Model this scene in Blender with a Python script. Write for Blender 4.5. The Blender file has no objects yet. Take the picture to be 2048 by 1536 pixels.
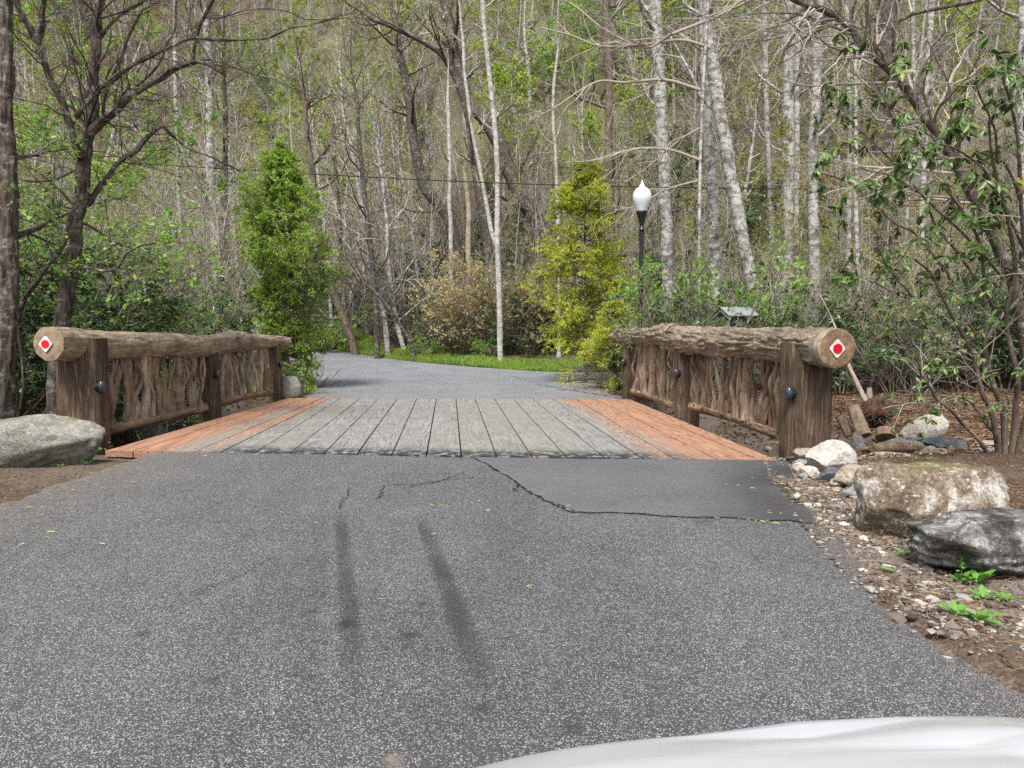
import bpy, math, random
import numpy as np
from math import sin, cos, atan, pi, radians
# ------------------------------------------------------------------ camera, sky, sun, exposure
F = 1420.0; H = 1.3
YAW = atan(126/F); PIT = atan(101/F*cos(YAW))
scn = bpy.context.scene
C = scn.collection
cam_d = bpy.data.cameras.new('camera'); cam = bpy.data.objects.new('camera', cam_d); C.objects.link(cam)
cam_d.sensor_width = 36; cam_d.lens = F/2048*36; cam_d.clip_start = 0.05; cam_d.clip_end = 2000
cam.location = (0, 0, H); cam.rotation_euler = (pi/2-PIT, 0, -YAW)
scn.camera = cam
SUN_EL, SUN_AZ = radians(58), radians(200)      # azimuth from +Y clockwise: a high sun behind thin cloud, slightly behind the camera
w = bpy.data.worlds.new('World'); scn.world = w; w.use_nodes = True
nt = w.node_tree; bg = nt.nodes['Background']
sk = nt.nodes.new('ShaderNodeTexSky'); sk.sky_type = 'NISHITA'; sk.sun_disc = False
sk.sun_elevation = SUN_EL; sk.sun_rotation = SUN_AZ; sk.air_density = 1.0; sk.dust_density = 4.0; sk.ozone_density = 1.0
hs = nt.nodes.new('ShaderNodeHueSaturation'); hs.inputs['Saturation'].default_value = 0.28
nt.links.new(sk.outputs[0], hs.inputs['Color']); nt.links.new(hs.outputs[0], bg.inputs[0]); bg.inputs[1].default_value = 0.068
sl = bpy.data.lights.new('sun', 'SUN'); so = bpy.data.objects.new('sun', sl); C.objects.link(so)
sl.energy = 1.5; sl.angle = radians(12); sl.color = (1.0, 0.96, 0.9)
so.rotation_euler = (pi/2-SUN_EL, 0, pi-SUN_AZ)
scn.view_settings.view_transform = 'Standard'; scn.view_settings.look = 'None'; scn.view_settings.gamma = 1
scn.view_settings.exposure = 1.66
scn.cycles.max_bounces = 5; scn.cycles.diffuse_bounces = 3; scn.cycles.glossy_bounces = 2; scn.cycles.transmission_bounces = 3
scn.cycles.transparent_max_bounces = 4
scn.cycles.use_denoising = False

# ------------------------------------------------------------------ numpy helpers
fw = np.array([sin(YAW)*cos(PIT), cos(YAW)*cos(PIT), -sin(PIT)]); rt = np.array([cos(YAW), -sin(YAW), 0]); up = np.cross(rt, fw)
CAM = np.array([0, 0, H])
def ray(px, py): return fw*F+rt*(px-1024)-up*(py-768)
def P(px, py, Y): d = ray(px, py); return CAM+d*(Y/d[1])
def G(px, py, z=0): d = ray(px, py); return CAM+d*((z-H)/d[2])
def PXY(p):
    d = np.asarray(p, float)-CAM; k = d@fw
    return 1024+F*(d@rt)/k, 768-F*(d@up)/k
def hsh(ix, iy, iz, seed):
    h = (ix.astype(np.int64)*374761393+iy.astype(np.int64)*668265263+iz.astype(np.int64)*2147483647+seed*1274126177) & 0xffffffff
    h = ((h ^ (h >> 13))*1274126177) & 0xffffffff
    h = ((h ^ (h >> 16))*2246822519) & 0xffffffff
    return ((h ^ (h >> 15)) & 0xffffff)/float(0xffffff)*2-1
def vn(p, seed=0):
    p = np.asarray(p, float); i = np.floor(p).astype(np.int64); f = p-i; f = f*f*(3-2*f); o = 0
    for a in (0, 1):
        wa = f[..., 0] if a else 1-f[..., 0]
        for b in (0, 1):
            wb = f[..., 1] if b else 1-f[..., 1]
            for c in (0, 1):
                wc = f[..., 2] if c else 1-f[..., 2]
                o = o+wa*wb*wc*hsh(i[..., 0]+a, i[..., 1]+b, i[..., 2]+c, seed)
    return o
def fbm(p, o=4, seed=0):
    p = np.asarray(p, float); s = 0; a = 1; t = 0
    for k in range(o):
        s = s+a*vn(p*(2.03**k)+k*17.3, seed+k*7); t += a; a *= .5
    return s/t
def ss(a, b, x): t = np.clip((np.asarray(x, float)-a)/(b-a), 0, 1); return t*t*(3-2*t)
def nrm(v): return v/(np.linalg.norm(v, axis=-1, keepdims=True)+1e-9)
def spline(pts, n):
    p = np.array(pts, float); m = len(p)
    if m == 2: return p[0]+(p[1]-p[0])*np.linspace(0, 1, n)[:, None]
    q = np.vstack([2*p[0]-p[1], p, 2*p[-1]-p[-2]]); t = np.linspace(0, m-1, n); i = np.minimum(t.astype(int), m-2); f = (t-i)[:, None]
    a, b, c, d = q[i], q[i+1], q[i+2], q[i+3]
    return .5*(2*b+(c-a)*f+(2*a-5*b+4*c-d)*f**2+(3*b-a-3*c+d)*f**3)

class Geo:
    def __init__(s): s.v = []; s.f = []; s.n = 0; s.c = []
    def add(s, v, f, mat=0, rnd=None, col=None):
        v = np.asarray(v, float).reshape(-1, 3); f = np.asarray(f, int)
        if rnd is None: rnd = np.full(len(f), .5)
        s.v.append(v); s.f.append((f+s.n, mat, np.broadcast_to(np.asarray(rnd, float), (len(f),)))); s.n += len(v)
        s.c.append(np.zeros((len(v), 3)) if col is None else np.broadcast_to(np.asarray(col, float), (len(v), 3)))
    def mesh(s, name, mats, smooth=True, attr=False):
        me = bpy.data.meshes.new(name)
        v = np.vstack(s.v); me.vertices.add(len(v)); me.vertices.foreach_set('co', v.astype(np.float32).ravel())
        idx = np.concatenate([f.ravel() for f, _, _ in s.f]); sz = np.concatenate([np.full(len(f), f.shape[1]) for f, _, _ in s.f])
        mi = np.concatenate([np.full(len(f), m) for f, m, _ in s.f]); rn = np.concatenate([r for _, _, r in s.f])
        me.loops.add(len(idx)); me.loops.foreach_set('vertex_index', idx.astype(np.int32))
        me.polygons.add(len(sz)); me.polygons.foreach_set('loop_start', np.concatenate([[0], np.cumsum(sz)[:-1]]).astype(np.int32))
        me.polygons.foreach_set('material_index', mi.astype(np.int32))
        me.polygons.foreach_set('use_smooth', np.full(len(sz), smooth))
        for m in (mats if isinstance(mats, (list, tuple)) else [mats]): me.materials.append(m)
        a = me.attributes.new('rnd', 'FLOAT', 'FACE'); a.data.foreach_set('value', rn.astype(np.float32))
        if attr:
            a = me.attributes.new('mask', 'FLOAT_VECTOR', 'POINT'); a.data.foreach_set('vector', np.vstack(s.c).astype(np.float32).ravel())
        me.update(calc_edges=True); me.validate()
        return me
def link(name, me, parent=None, loc=(0, 0, 0)):
    o = bpy.data.objects.new(name, me); C.objects.link(o); o.location = [float(a) for a in loc]
    if parent: o.parent = parent
    return o
def tag(o, label=None, cat=None, group=None, kind=None):
    if label: o['label'] = label
    if cat: o['category'] = cat
    if group: o['group'] = group
    if kind: o['kind'] = kind
    return o
def thing(name, label, cat, loc=(0, 0, 0), group=None):
    return tag(link(name, None, None, loc), label, cat, group)

def tubes(g, Pn, R, sides=5, mat=0, rnd=None, cap=False):
    Pn = np.asarray(Pn, float); R = np.asarray(R, float); M, N, _ = Pn.shape
    T = nrm(np.gradient(Pn, axis=1)); mean = nrm(Pn[:, -1]-Pn[:, 0])
    ref = np.where(np.abs(mean[:, 2:3]) > .8, np.array([[1., 0, 0]]), np.array([[0, 0, 1.]]))[:, None, :]
    U = nrm(np.cross(T, ref)); V = np.cross(T, U)
    a = np.arange(sides)*2*pi/sides
    ring = Pn[:, :, None, :]+R[:, :, None, None]*(np.cos(a)[None, None, :, None]*U[:, :, None, :]+np.sin(a)[None, None, :, None]*V[:, :, None, :])
    base = (np.arange(M)*N*sides)[:, None, None]; i = np.arange(N-1)[None, :, None]*sides; j = np.arange(sides)[None, None, :]; j2 = (j+1) % sides
    f = np.stack([base+i+j, base+i+j2, base+i+sides+j2, base+i+sides+j], -1).reshape(-1, 4)
    if rnd is not None: rnd = np.repeat(rnd, (N-1)*sides)
    g.add(ring, f, mat, rnd)
    if cap:
        for m in range(M):
            g.add(ring[m, 0], [list(range(sides))[::-1]], mat); g.add(ring[m, -1], [list(range(sides))], mat)
def grow(rng, Pn, R, n, t0, t1, ang, length, npts=5, gnarl=.15, trop=0.05, rfac=.5, end=.25, taperlen=.6, rmin=.002, flat=0.):
    M, N, _ = Pn.shape; idx = np.repeat(np.arange(M), n); K = len(idx)
    t = rng.uniform(t0, t1, K); ft = t*(N-1); i = np.minimum(ft.astype(int), N-2); a = (ft-i)[:, None]
    p0 = Pn[idx, i]*(1-a)+Pn[idx, i+1]*a; tan = nrm(Pn[idx, i+1]-Pn[idx, i]); r0 = R[idx, i]*(1-a[:, 0])+R[idx, i+1]*a[:, 0]
    rv = rng.normal(size=(K, 3)); rv[:, 2] *= (1-flat); perp = nrm(np.cross(tan, rv))
    if flat: perp[:, 2] *= (1-flat); perp = nrm(perp)
    an = rng.normal(ang, .18, K)[:, None]; d = nrm(np.cos(an)*tan+np.sin(an)*perp)
    L = (length if np.ndim(length) == 0 else np.asarray(length)[idx])*(1-taperlen*(t-t0)/(t1-t0+1e-6))*rng.uniform(.55, 1.25, K)
    pts = [p0]; p = p0
    for k in range(npts-1):
        p = p+d*(L/(npts-1))[:, None]; pts.append(p); d = nrm(d+rng.normal(0, gnarl, (K, 3))+np.array([0, 0, trop]))
    rr = np.maximum(np.minimum(r0*rfac, .035*L+.002), rmin)
    rad = rr[:, None]*np.linspace(1, end, npts)[None]
    return np.stack(pts, 1), np.maximum(rad, rmin*.6), L
KITE = (np.array([[0, 0, 0], [.45, .5, .06], [1, 0, -.05], [.45, -.5, .06]]), [[0, 1, 2], [0, 2, 3]])
DIAM = (np.array([[0, 0, 0], [.5, .5, 0], [1, 0, 0], [.5, -.5, 0]]), [[0, 1, 2, 3]])
RHODO = (np.array([[0, 0, 0], [.25, .36, .05], [.6, .5, .04], [.88, .25, -.06], [1, 0, -.14], [.88, -.25, -.06], [.6, -.5, .04], [.25, -.36, .05], [.25, 0, -.02], [.6, 0, -.04]]),
         [[0, 1, 8], [8, 1, 2, 9], [9, 2, 3, 4], [9, 4, 5, 6], [8, 9, 6, 7], [0, 8, 7]])
def leaves(g, pos, ax, nor, L, W, mat=1, tm=DIAM, rnd=None, rng=None):
    K = len(pos)
    if K == 0: return
    ax = nrm(ax); s = nrm(np.cross(nor, ax)); nn = np.cross(ax, s); t, fs = tm; k = len(t)
    L = np.broadcast_to(L, (K,)); W = np.broadcast_to(W, (K,))
    v = pos[:, None]+t[None, :, 0:1]*L[:, None, None]*ax[:, None]+t[None, :, 1:2]*W[:, None, None]*s[:, None]+t[None, :, 2:3]*L[:, None, None]*nn[:, None]
    if rnd is None: rnd = np.full(K, .5)
    off = g.n; first = True
    for sz in sorted(set(len(x) for x in fs)):
        ff = np.array([x for x in fs if len(x) == sz]); f = ff[None]+(np.arange(K)*k)[:, None, None]
        r = np.repeat(rnd, len(ff))
        if first: g.add(v, f.reshape(-1, sz), mat, r); first = False
        else: g.f.append((f.reshape(-1, sz)+off, mat, r))

# ------------------------------------------------------------------ materials
def newmat(name, rough=.8, spec=.3):
    m = bpy.data.materials.new(name); m.use_nodes = True; n = m.node_tree; b = n.nodes['Principled BSDF']
    b.inputs['Roughness'].default_value = rough; b.inputs['Specular IOR Level'].default_value = spec
    return m, n, b
def N(n, t, **k):
    x = n.nodes.new(t)
    for a, v in k.items():
        if a in x.inputs.keys() if hasattr(x.inputs, 'keys') else False: x.inputs[a].default_value = v
        else: setattr(x, a, v)
    return x
def ramp(n, src, stops, interp='LINEAR'):
    r = n.nodes.new('ShaderNodeValToRGB'); e = r.color_ramp.elements; r.color_ramp.interpolation = interp
    while len(e) < len(stops): e.new(.5)
    for x, (p, c) in zip(e, stops):
        x.position = p; x.color = (*c, 1) if len(c) == 3 else c
    n.links.new(src, r.inputs[0]); return r.outputs[0]
def mixc(n, f, a, b, mode='MIX'):
    m = n.nodes.new('ShaderNodeMix'); m.data_type = 'RGBA'; m.blend_type = mode
    for s, v in ((m.inputs[0], f), (m.inputs[6], a), (m.inputs[7], b)):
        if hasattr(v, 'links') or hasattr(v, 'is_linked'): n.links.new(v, s)
        else: s.default_value = v if np.ndim(v) == 0 else ((*v, 1) if len(v) == 3 else v)
    return m.outputs[2]
def math_(n, op, a, b=0., c=0.):
    m = n.nodes.new('ShaderNodeMath'); m.operation = op
    for s, v in zip(m.inputs, (a, b, c)):
        if hasattr(v, 'is_linked'): n.links.new(v, s)
        else: s.default_value = v
    return m.outputs[0]
def coords(n, scale=(1, 1, 1), kind='Object', rot=(0, 0, 0)):
    t = n.nodes.new('ShaderNodeTexCoord'); m = n.nodes.new('ShaderNodeMapping'); m.inputs['Scale'].default_value = scale; m.inputs['Rotation'].default_value = rot
    n.links.new(t.outputs[kind], m.inputs[0]); return m.outputs[0]
def noise(n, vec, scale=5., det=4., rough=.6, dist=0.):
    t = n.nodes.new('ShaderNodeTexNoise'); t.inputs['Scale'].default_value = scale; t.inputs['Detail'].default_value = det
    t.inputs['Roughness'].default_value = rough; t.inputs['Distortion'].default_value = dist; n.links.new(vec, t.inputs['Vector']); return t.outputs[0]
def voro(n, vec, scale, feat='F1', out='Distance'):
    t = n.nodes.new('ShaderNodeTexVoronoi'); t.feature = feat; t.inputs['Scale'].default_value = scale; n.links.new(vec, t.inputs['Vector']); return t.outputs[out]
def bump(n, b, h, s=.5, d=.02):
    x = n.nodes.new('ShaderNodeBump'); x.inputs['Strength'].default_value = s; x.inputs['Distance'].default_value = d
    n.links.new(h, x.inputs['Height']); n.links.new(x.outputs[0], b.inputs['Normal'])
def attr(n, name, out='Fac'):
    a = n.nodes.new('ShaderNodeAttribute'); a.attribute_name = name; return a.outputs[out]
def objrand(n): return n.nodes.new('ShaderNodeObjectInfo').outputs['Random']
BC = 'Base Color'
def bark(name, c1, c2, c3, sc=14, stretch=.22, lich=.55, rough=.9, horiz=False, bs=.6):
    m, n, b = newmat(name, rough, .15)
    v = coords(n, (1, 1, stretch) if not horiz else (stretch, stretch, 1))
    a = noise(n, v, sc, 5, .65, .4); l = noise(n, coords(n, (1, 1, 1.8)), 4.6, 6, .75)
    col = ramp(n, a, [(.3, c1), (.62, c2)]); lm = ramp(n, l, [(lich-.04, (0, 0, 0)), (lich+.08, (1, 1, 1))])
    fine = noise(n, coords(n), 60, 2); lm2 = math_(n, 'MULTIPLY', lm, ramp(n, fine, [(.35, (.2, .2, .2)), (.6, (1, 1, 1))]))
    col = mixc(n, lm2, col, c3); n.links.new(col, b.inputs[BC]); bump(n, b, a, bs, .03); return m
def leafmat(name, cols, trans=.3, rough=.55, spec=.3):
    m, n, b = newmat(name, rough, spec)
    r = attr(n, 'rnd'); k = len(cols)-1
    col = ramp(n, r, [(i/k, c) for i, c in enumerate(cols)]); n.links.new(col, b.inputs[BC])
    if trans:
        t = n.nodes.new('ShaderNodeBsdfTranslucent'); n.links.new(col, t.inputs[0]); x = n.nodes.new('ShaderNodeMixShader'); x.inputs[0].default_value = trans
        n.links.new(b.outputs[0], x.inputs[1]); n.links.new(t.outputs[0], x.inputs[2]); n.links.new(x.outputs[0], n.nodes['Material Output'].inputs[0])
    return m
M = {}
M['bark_grey'] = bark('bark_grey', (.055, .048, .042), (.25, .235, .21), (.60, .60, .57), lich=.48, bs=1.)
M['bark_brown'] = bark('bark_brown', (.045, .034, .027), (.19, .15, .12), (.30, .30, .25), lich=.6)
M['bark_dark'] = bark('bark_dark', (.014, .011, .010), (.13, .105, .088), (.32, .33, .29), lich=.56, sc=24, bs=.9)
M['bark_white'] = bark('bark_white', (.16, .145, .125), (.40, .39, .36), (.56, .55, .52), sc=9, stretch=2.5, lich=.5, bs=.2)
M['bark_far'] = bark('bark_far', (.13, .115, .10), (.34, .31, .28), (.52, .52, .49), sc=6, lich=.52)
M['twig'], n_, b_ = newmat('twig', .85, .1)
n_.links.new(ramp(n_, attr(n_, 'rnd'), [(0, (.13, .11, .085)), (.5, (.33, .29, .245)), (1, (.58, .53, .47))]), b_.inputs[BC])
M['twig_dark'], n_, b_ = newmat('twig_dark', .85, .1)
n_.links.new(ramp(n_, attr(n_, 'rnd'), [(0, (.04, .032, .027)), (.6, (.12, .1, .085)), (1, (.27, .24, .21))]), b_.inputs[BC])
M['lime'] = leafmat('leaf_lime', [(.24, .34, .04), (.38, .50, .07), (.50, .58, .14)], .45)
M['olive'] = leafmat('leaf_olive', [(.22, .22, .045), (.36, .34, .08), (.48, .44, .14)], .4)
M['fresh'] = leafmat('leaf_fresh', [(.12, .25, .03), (.24, .42, .07), (.38, .54, .16)], .42)
M['hemlock'] = leafmat('leaf_hemlock', [(.12, .19, .03), (.29, .43, .07), (.44, .56, .15)], .45)
M['golden'] = leafmat('leaf_golden', [(.18, .22, .02), (.44, .50, .05), (.64, .66, .13)], .42)
M['tan'] = leafmat('leaf_tan', [(.28, .21, .09), (.48, .38, .19), (.56, .50, .27)], .4)
M['rhodo'] = leafmat('leaf_rhododendron', [(.018, .042, .013), (.050, .098, .028), (.15, .23, .09)], .15, .36, .5)
M['rhodo_y'] = leafmat('leaf_rhododendron_yellowing', [(.05, .13, .03), (.14, .24, .06), (.36, .38, .12)], .2, .4, .5)
M['laurel'] = leafmat('leaf_laurel', [(.03, .060, .018), (.075, .125, .035), (.18, .25, .09)], .22, .45, .4)
M['hero'] = leafmat('leaf_hero', [(.024, .046, .012), (.055, .095, .024), (.12, .19, .05), (.15, .26, .06), (.50, .30, .03)], .14, .38, .4)
M['grass'] = leafmat('grass_blade', [(.14, .24, .035), (.27, .42, .07), (.42, .52, .14)], .4)
M['litter'] = leafmat('dead_leaf', [(.05, .027, .016), (.15, .085, .05), (.27, .17, .10), (.40, .30, .20)], .1, .8, .2)
M['weed'] = leafmat('weed_leaf', [(.08, .20, .03), (.15, .34, .06)], .25)

def ground_mat():
    m, n, b = newmat('forest_floor', .95, .1); v = coords(n)
    a = voro(n, v, 95, 'F1', 'Color'); a2 = voro(n, v, 34, 'F1', 'Color'); big = noise(n, v, .35, 5, .6); mid = noise(n, v, 2.5, 6, .7)
    s = n.nodes.new('ShaderNodeSeparateColor'); n.links.new(a, s.inputs[0]); s2 = n.nodes.new('ShaderNodeSeparateColor'); n.links.new(a2, s2.inputs[0])
    c = ramp(n, math_(n, 'MULTIPLY_ADD', s.outputs[0], .6, math_(n, 'MULTIPLY', s2.outputs[1], .4)), [(.1, (.030, .020, .014)), (.5, (.090, .062, .044)), (.8, (.155, .112, .082)), (1, (.26, .21, .16))])
    c = mixc(n, ramp(n, mid, [(.42, (0, 0, 0)), (.62, (1, 1, 1))]), c, (.075, .05, .033))
    c = mixc(n, ramp(n, big, [(.5, (0, 0, 0)), (.6, (1, 1, 1))]), c, mixc(n, s.outputs[0], (.07, .054, .042), (.165, .135, .11)))
    # green moss or turf where the mask says
    sp = n.nodes.new('ShaderNodeSeparateXYZ'); n.links.new(attr(n, 'mask', 'Vector'), sp.inputs[0])
    c = mixc(n, sp.outputs[0], c, mixc(n, s.outputs[1], (.06, .11, .02), (.13, .22, .04)))
    c = mixc(n, sp.outputs[1], c, mixc(n, s.outputs[2], (.12, .11, .10), (.30, .28, .25)))
    c = mixc(n, sp.outputs[2], c, mixc(n, ramp(n, noise(n, v, .5, 6, .8), [(.35, (0, 0, 0)), (.65, (1, 1, 1))]), mixc(n, s.outputs[1], (.085, .075, .055), (.20, .18, .145)), mixc(n, s.outputs[2], (.10, .115, .04), (.24, .25, .12))))
    n.links.new(c, b.inputs[BC]); bump(n, b, math_(n, 'ADD', s.outputs[0], mid), .7, .014); return m
M['ground'] = ground_mat()
def asphalt(name, base, agg, amount, seed=0.):
    m, n, b = newmat(name, .78, .35); t = n.nodes.new('ShaderNodeTexCoord'); v = t.outputs['Object']
    nz = noise(n, v, 30, 2, .5)
    va = n.nodes.new('ShaderNodeTexVoronoi'); va.inputs['Scale'].default_value = 195; n.links.new(v, va.inputs['Vector'])
    s = n.nodes.new('ShaderNodeSeparateColor'); n.links.new(va.outputs['Color'], s.inputs[0])
    stone = math_(n, 'MULTIPLY', math_(n, 'GREATER_THAN', s.outputs[0], math_(n, 'SUBTRACT', 1.0-amount*.55, math_(n, 'MULTIPLY', noise(n, v, 2.6, 5, .7), amount*.95))), math_(n, 'LESS_THAN', va.outputs['Distance'], .52))
    vb = n.nodes.new('ShaderNodeTexVoronoi'); vb.inputs['Scale'].default_value = 100; n.links.new(v, vb.inputs['Vector'])
    s2 = n.nodes.new('ShaderNodeSeparateColor'); n.links.new(vb.outputs['Color'], s2.inputs[0])
    stone2 = math_(n, 'MULTIPLY', math_(n, 'GREATER_THAN', s2.outputs[0], 1-amount*.3), math_(n, 'LESS_THAN', vb.outputs['Distance'], .42))
    big = noise(n, v, .9, 5, .65); mid = noise(n, v, 7, 4, .7)
    bc = mixc(n, ramp(n, big, [(.35, (0, 0, 0)), (.65, (1, 1, 1))]), [x*.84 for x in base], [x*1.2 for x in base])
    bc = mixc(n, ramp(n, mid, [(.5, (0, 0, 0)), (.75, (.5, .5, .5))]), bc, [x*1.5 for x in base])
    sc = mixc(n, s.outputs[1], [x*.35 for x in agg], agg)
    st = math_(n, 'MAXIMUM', stone, stone2)
    sp = n.nodes.new('ShaderNodeSeparateXYZ'); n.links.new(attr(n, 'mask', 'Vector'), sp.inputs[0])   # x: rubber, y: dust, z: fresh tar
    st = math_(n, 'MULTIPLY', st, math_(n, 'SUBTRACT', 1, math_(n, 'MULTIPLY', sp.outputs[2], .9)))
    c = mixc(n, st, bc, sc); c = mixc(n, math_(n, 'MULTIPLY', sp.outputs[0], .72), c, (.022, .022, .024))
    c = mixc(n, math_(n, 'MULTIPLY', sp.outputs[1], ramp(n, noise(n, v, 14, 4, .7), [(.4, (.1, .1, .1)), (.62, (.9, .9, .9))])), c, (.20, .155, .12))
    c = mixc(n, math_(n, 'MULTIPLY', sp.outputs[2], .8), c, (.022, .022, .025))
    n.links.new(c, b.inputs[BC]); hgt = math_(n, 'ADD', math_(n, 'MULTIPLY', va.outputs['Distance'], -1.), math_(n, 'MULTIPLY', nz, .8)); bump(n, b, hgt, .7, .006)
    return m
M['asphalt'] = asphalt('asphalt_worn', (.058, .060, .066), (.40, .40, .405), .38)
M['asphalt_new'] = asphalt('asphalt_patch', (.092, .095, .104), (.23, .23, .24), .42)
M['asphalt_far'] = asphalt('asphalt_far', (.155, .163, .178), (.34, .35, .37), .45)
def plain(name, col, rough=.6, spec=.4, nz=None, metal=0):
    m, n, b = newmat(name, rough, spec); b.inputs['Metallic'].default_value = metal
    if nz:
        a = noise(n, coords(n), nz[0], 5, .65); c = ramp(n, a, [(.3, [x*nz[1] for x in col]), (.7, [min(1, x*nz[2]) for x in col])]); n.links.new(c, b.inputs[BC]); bump(n, b, a, .4, .01)
    else: b.inputs[BC].default_value = (*col, 1)
    return m
M['black'] = plain('black_paint', (.012, .012, .014), .35, .5)
M['globe'] = plain('frosted_globe', (.62, .66, .72), .3, .5)
M['lampglass'] = plain('dark_lamp', (.03, .035, .045), .2, .6)
M['red'] = plain('reflector_red', (.62, .004, .02), .25, .6)
M['whitemetal'] = plain('white_metal', (.75, .73, .68), .4, .5, (40, .8, 1.05))
M['tarline'] = plain('crack_dark', (.013, .013, .014), .95, .1)
M['roofmetal'] = plain('roof_metal', (.26, .29, .29), .45, .5, (12, .7, 1.15))
M['boxwood'] = plain('box_wood', (.09, .085, .075), .8, .2, (18, .5, 1.4))
M['cable'] = plain('cable_black', (.02, .02, .02), .6, .3)
M['water'] = plain('stream_water', (.03, .035, .03), .06, .5, (3, .8, 1.2))
def rockmat(name, c1, c2, c3, moss=0., sc=3., layers=0.):
    m, n, b = newmat(name, .88, .25); v = coords(n, (1, 1, 1))
    a = noise(n, v, sc, 8, .68, .5); f = noise(n, v, 45, 3, .7)
    col = ramp(n, a, [(.30, c1), (.48, c2), (.66, c3)])
    col = mixc(n, ramp(n, f, [(.42, (.0, .0, .0)), (.62, (.6, .6, .6))]), col, [x*.55 for x in c1])
    f2 = noise(n, coords(n, (1, 1, 1)), 17, 5, .75); col = mixc(n, ramp(n, f2, [(.56, (0, 0, 0)), (.64, (.7, .7, .7))]), col, c3)
    h = math_(n, 'ADD', a, math_(n, 'MULTIPLY', f, .35))
    if layers:
        lv = noise(n, coords(n, (1, 1, layers)), 3, 4, .6, .3); h = math_(n, 'ADD', h, lv); col = mixc(n, ramp(n, lv, [(.42, (.6, .6, .6)), (.5, (0, 0, 0))]), col, [x*.4 for x in c1])
    if moss:
        g2 = n.nodes.new('ShaderNodeNewGeometry'); sp = n.nodes.new('ShaderNodeSeparateXYZ'); n.links.new(g2.outputs['Normal'], sp.inputs[0])
        mm = math_(n, 'MULTIPLY', ramp(n, sp.outputs[2], [(.45, (0, 0, 0)), (.8, (1, 1, 1))]), ramp(n, noise(n, v, 4, 5, .7), [(.62-moss*.3, (0, 0, 0)), (.72-moss*.3, (1, 1, 1))]))
        col = mixc(n, mm, col, (.11, .10, .035))
    n.links.new(col, b.inputs[BC]); bump(n, b, h, .7, .03); return m
M['rock_white'] = rockmat('rock_white', (.30, .24, .18), (.52, .48, .43), (.66, .64, .60))
M['rock_grey'] = rockmat('rock_grey', (.13, .13, .13), (.26, .26, .26), (.40, .40, .39))
M['rock_dark'] = rockmat('rock_dark', (.045, .05, .058), (.10, .11, .12), (.22, .23, .25))
M['rock_tan'] = rockmat('rock_tan', (.16, .12, .08), (.33, .28, .22), (.52, .48, .42), .35)
M['rock_block'] = rockmat('rock_block', (.055, .038, .026), (.20, .155, .11), (.60, .58, .55), .55, 4.5)
M['rock_lichen'] = rockmat('rock_lichen', (.03, .027, .024), (.13, .125, .115), (.46, .46, .44), 0, 6.5, 3.)
M['rock_boulder'] = rockmat('rock_boulder', (.11, .105, .09), (.215, .21, .18), (.34, .335, .30), .08, 3.6)
M['pebble'] = leafmat('pebble', [(.05, .038, .03), (.13, .108, .088), (.25, .225, .20), (.52, .50, .47)], 0, .8, .3)
def woodmat(name, c1, c2, c3, sc=26, st=(1, 1, .06), dirt=.0, orange=None, bs=.5):
    m, n, b = newmat(name, .85, .2); v = coords(n, st)
    a = noise(n, v, sc, 6, .7, 1.2); l = noise(n, coords(n), 2.4, 5, .65)
    col = ramp(n, a, [(.28, c1), (.5, c2), (.72, c3)]); col = mixc(n, ramp(n, l, [(.4, (0, 0, 0)), (.7, (.65, .65, .65))]), col, [x*.5 for x in c1])
    n.links.new(col, b.inputs[BC]); bump(n, b, a, bs, .02); return m
M['post'] = woodmat('post_wood', (.035, .023, .016), (.105, .072, .05), (.31, .235, .17), sc=34, bs=.9)
M['branch'] = woodmat('branch_wood', (.10, .07, .045), (.28, .205, .145), (.46, .36, .265), sc=16, st=(1, 1, .25))
M['branch_pale'] = woodmat('branch_pale', (.20, .155, .11), (.40, .33, .255), (.58, .51, .42), sc=16, st=(1, 1, .25))
M['branch_dark'] = woodmat('branch_dark', (.07, .047, .032), (.20, .14, .10), (.34, .25, .185), sc=16, st=(1, 1, .25))
M['log_smooth'] = woodmat('log_weathered', (.09, .065, .045), (.31, .245, .175), (.52, .45, .35), sc=22, st=(1, .16, 1), bs=.9)
M['log_bark'] = woodmat('log_bark', (.12, .09, .065), (.29, .235, .175), (.44, .38, .30), sc=34, st=(1, .3, 1), bs=.9)
M['slab'] = woodmat('slab_wood', (.10, .065, .04), (.30, .21, .135), (.50, .38, .26), sc=18, st=(1, .15, 1))
M['firewood'] = woodmat('firewood', (.20, .13, .08), (.38, .29, .20), (.52, .43, .33), sc=14, st=(1, 1, .2))
def endgrain(name, c1, c2, c3):
    m, n, b = newmat(name, .8, .2); t = n.nodes.new('ShaderNodeTexCoord')
    ln = n.nodes.new('ShaderNodeVectorMath'); ln.operation = 'LENGTH'; n.links.new(t.outputs['Object'], ln.inputs[0])
    nz = noise(n, t.outputs['Object'], 9, 3, .6); r = math_(n, 'MULTIPLY_ADD', nz, .045, ln.outputs['Value'])
    wv = math_(n, 'SINE', math_(n, 'MULTIPLY', r, 620)); big = noise(n, t.outputs['Object'], 14, 5, .7)
    col = ramp(n, big, [(.3, c1), (.5, c2), (.72, c3)]); col = mixc(n, math_(n, 'MULTIPLY_ADD', wv, .14, .14), col, [x*.5 for x in c1])
    n.links.new(col, b.inputs[BC]); bump(n, b, wv, .25, .004); return m
M['end_pale'] = endgrain('endgrain_pale', (.17, .115, .075), (.29, .215, .15), (.40, .32, .24))
M['end_dark'] = endgrain('endgrain_dark', (.13, .08, .045), (.25, .165, .10), (.40, .29, .19))
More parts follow.
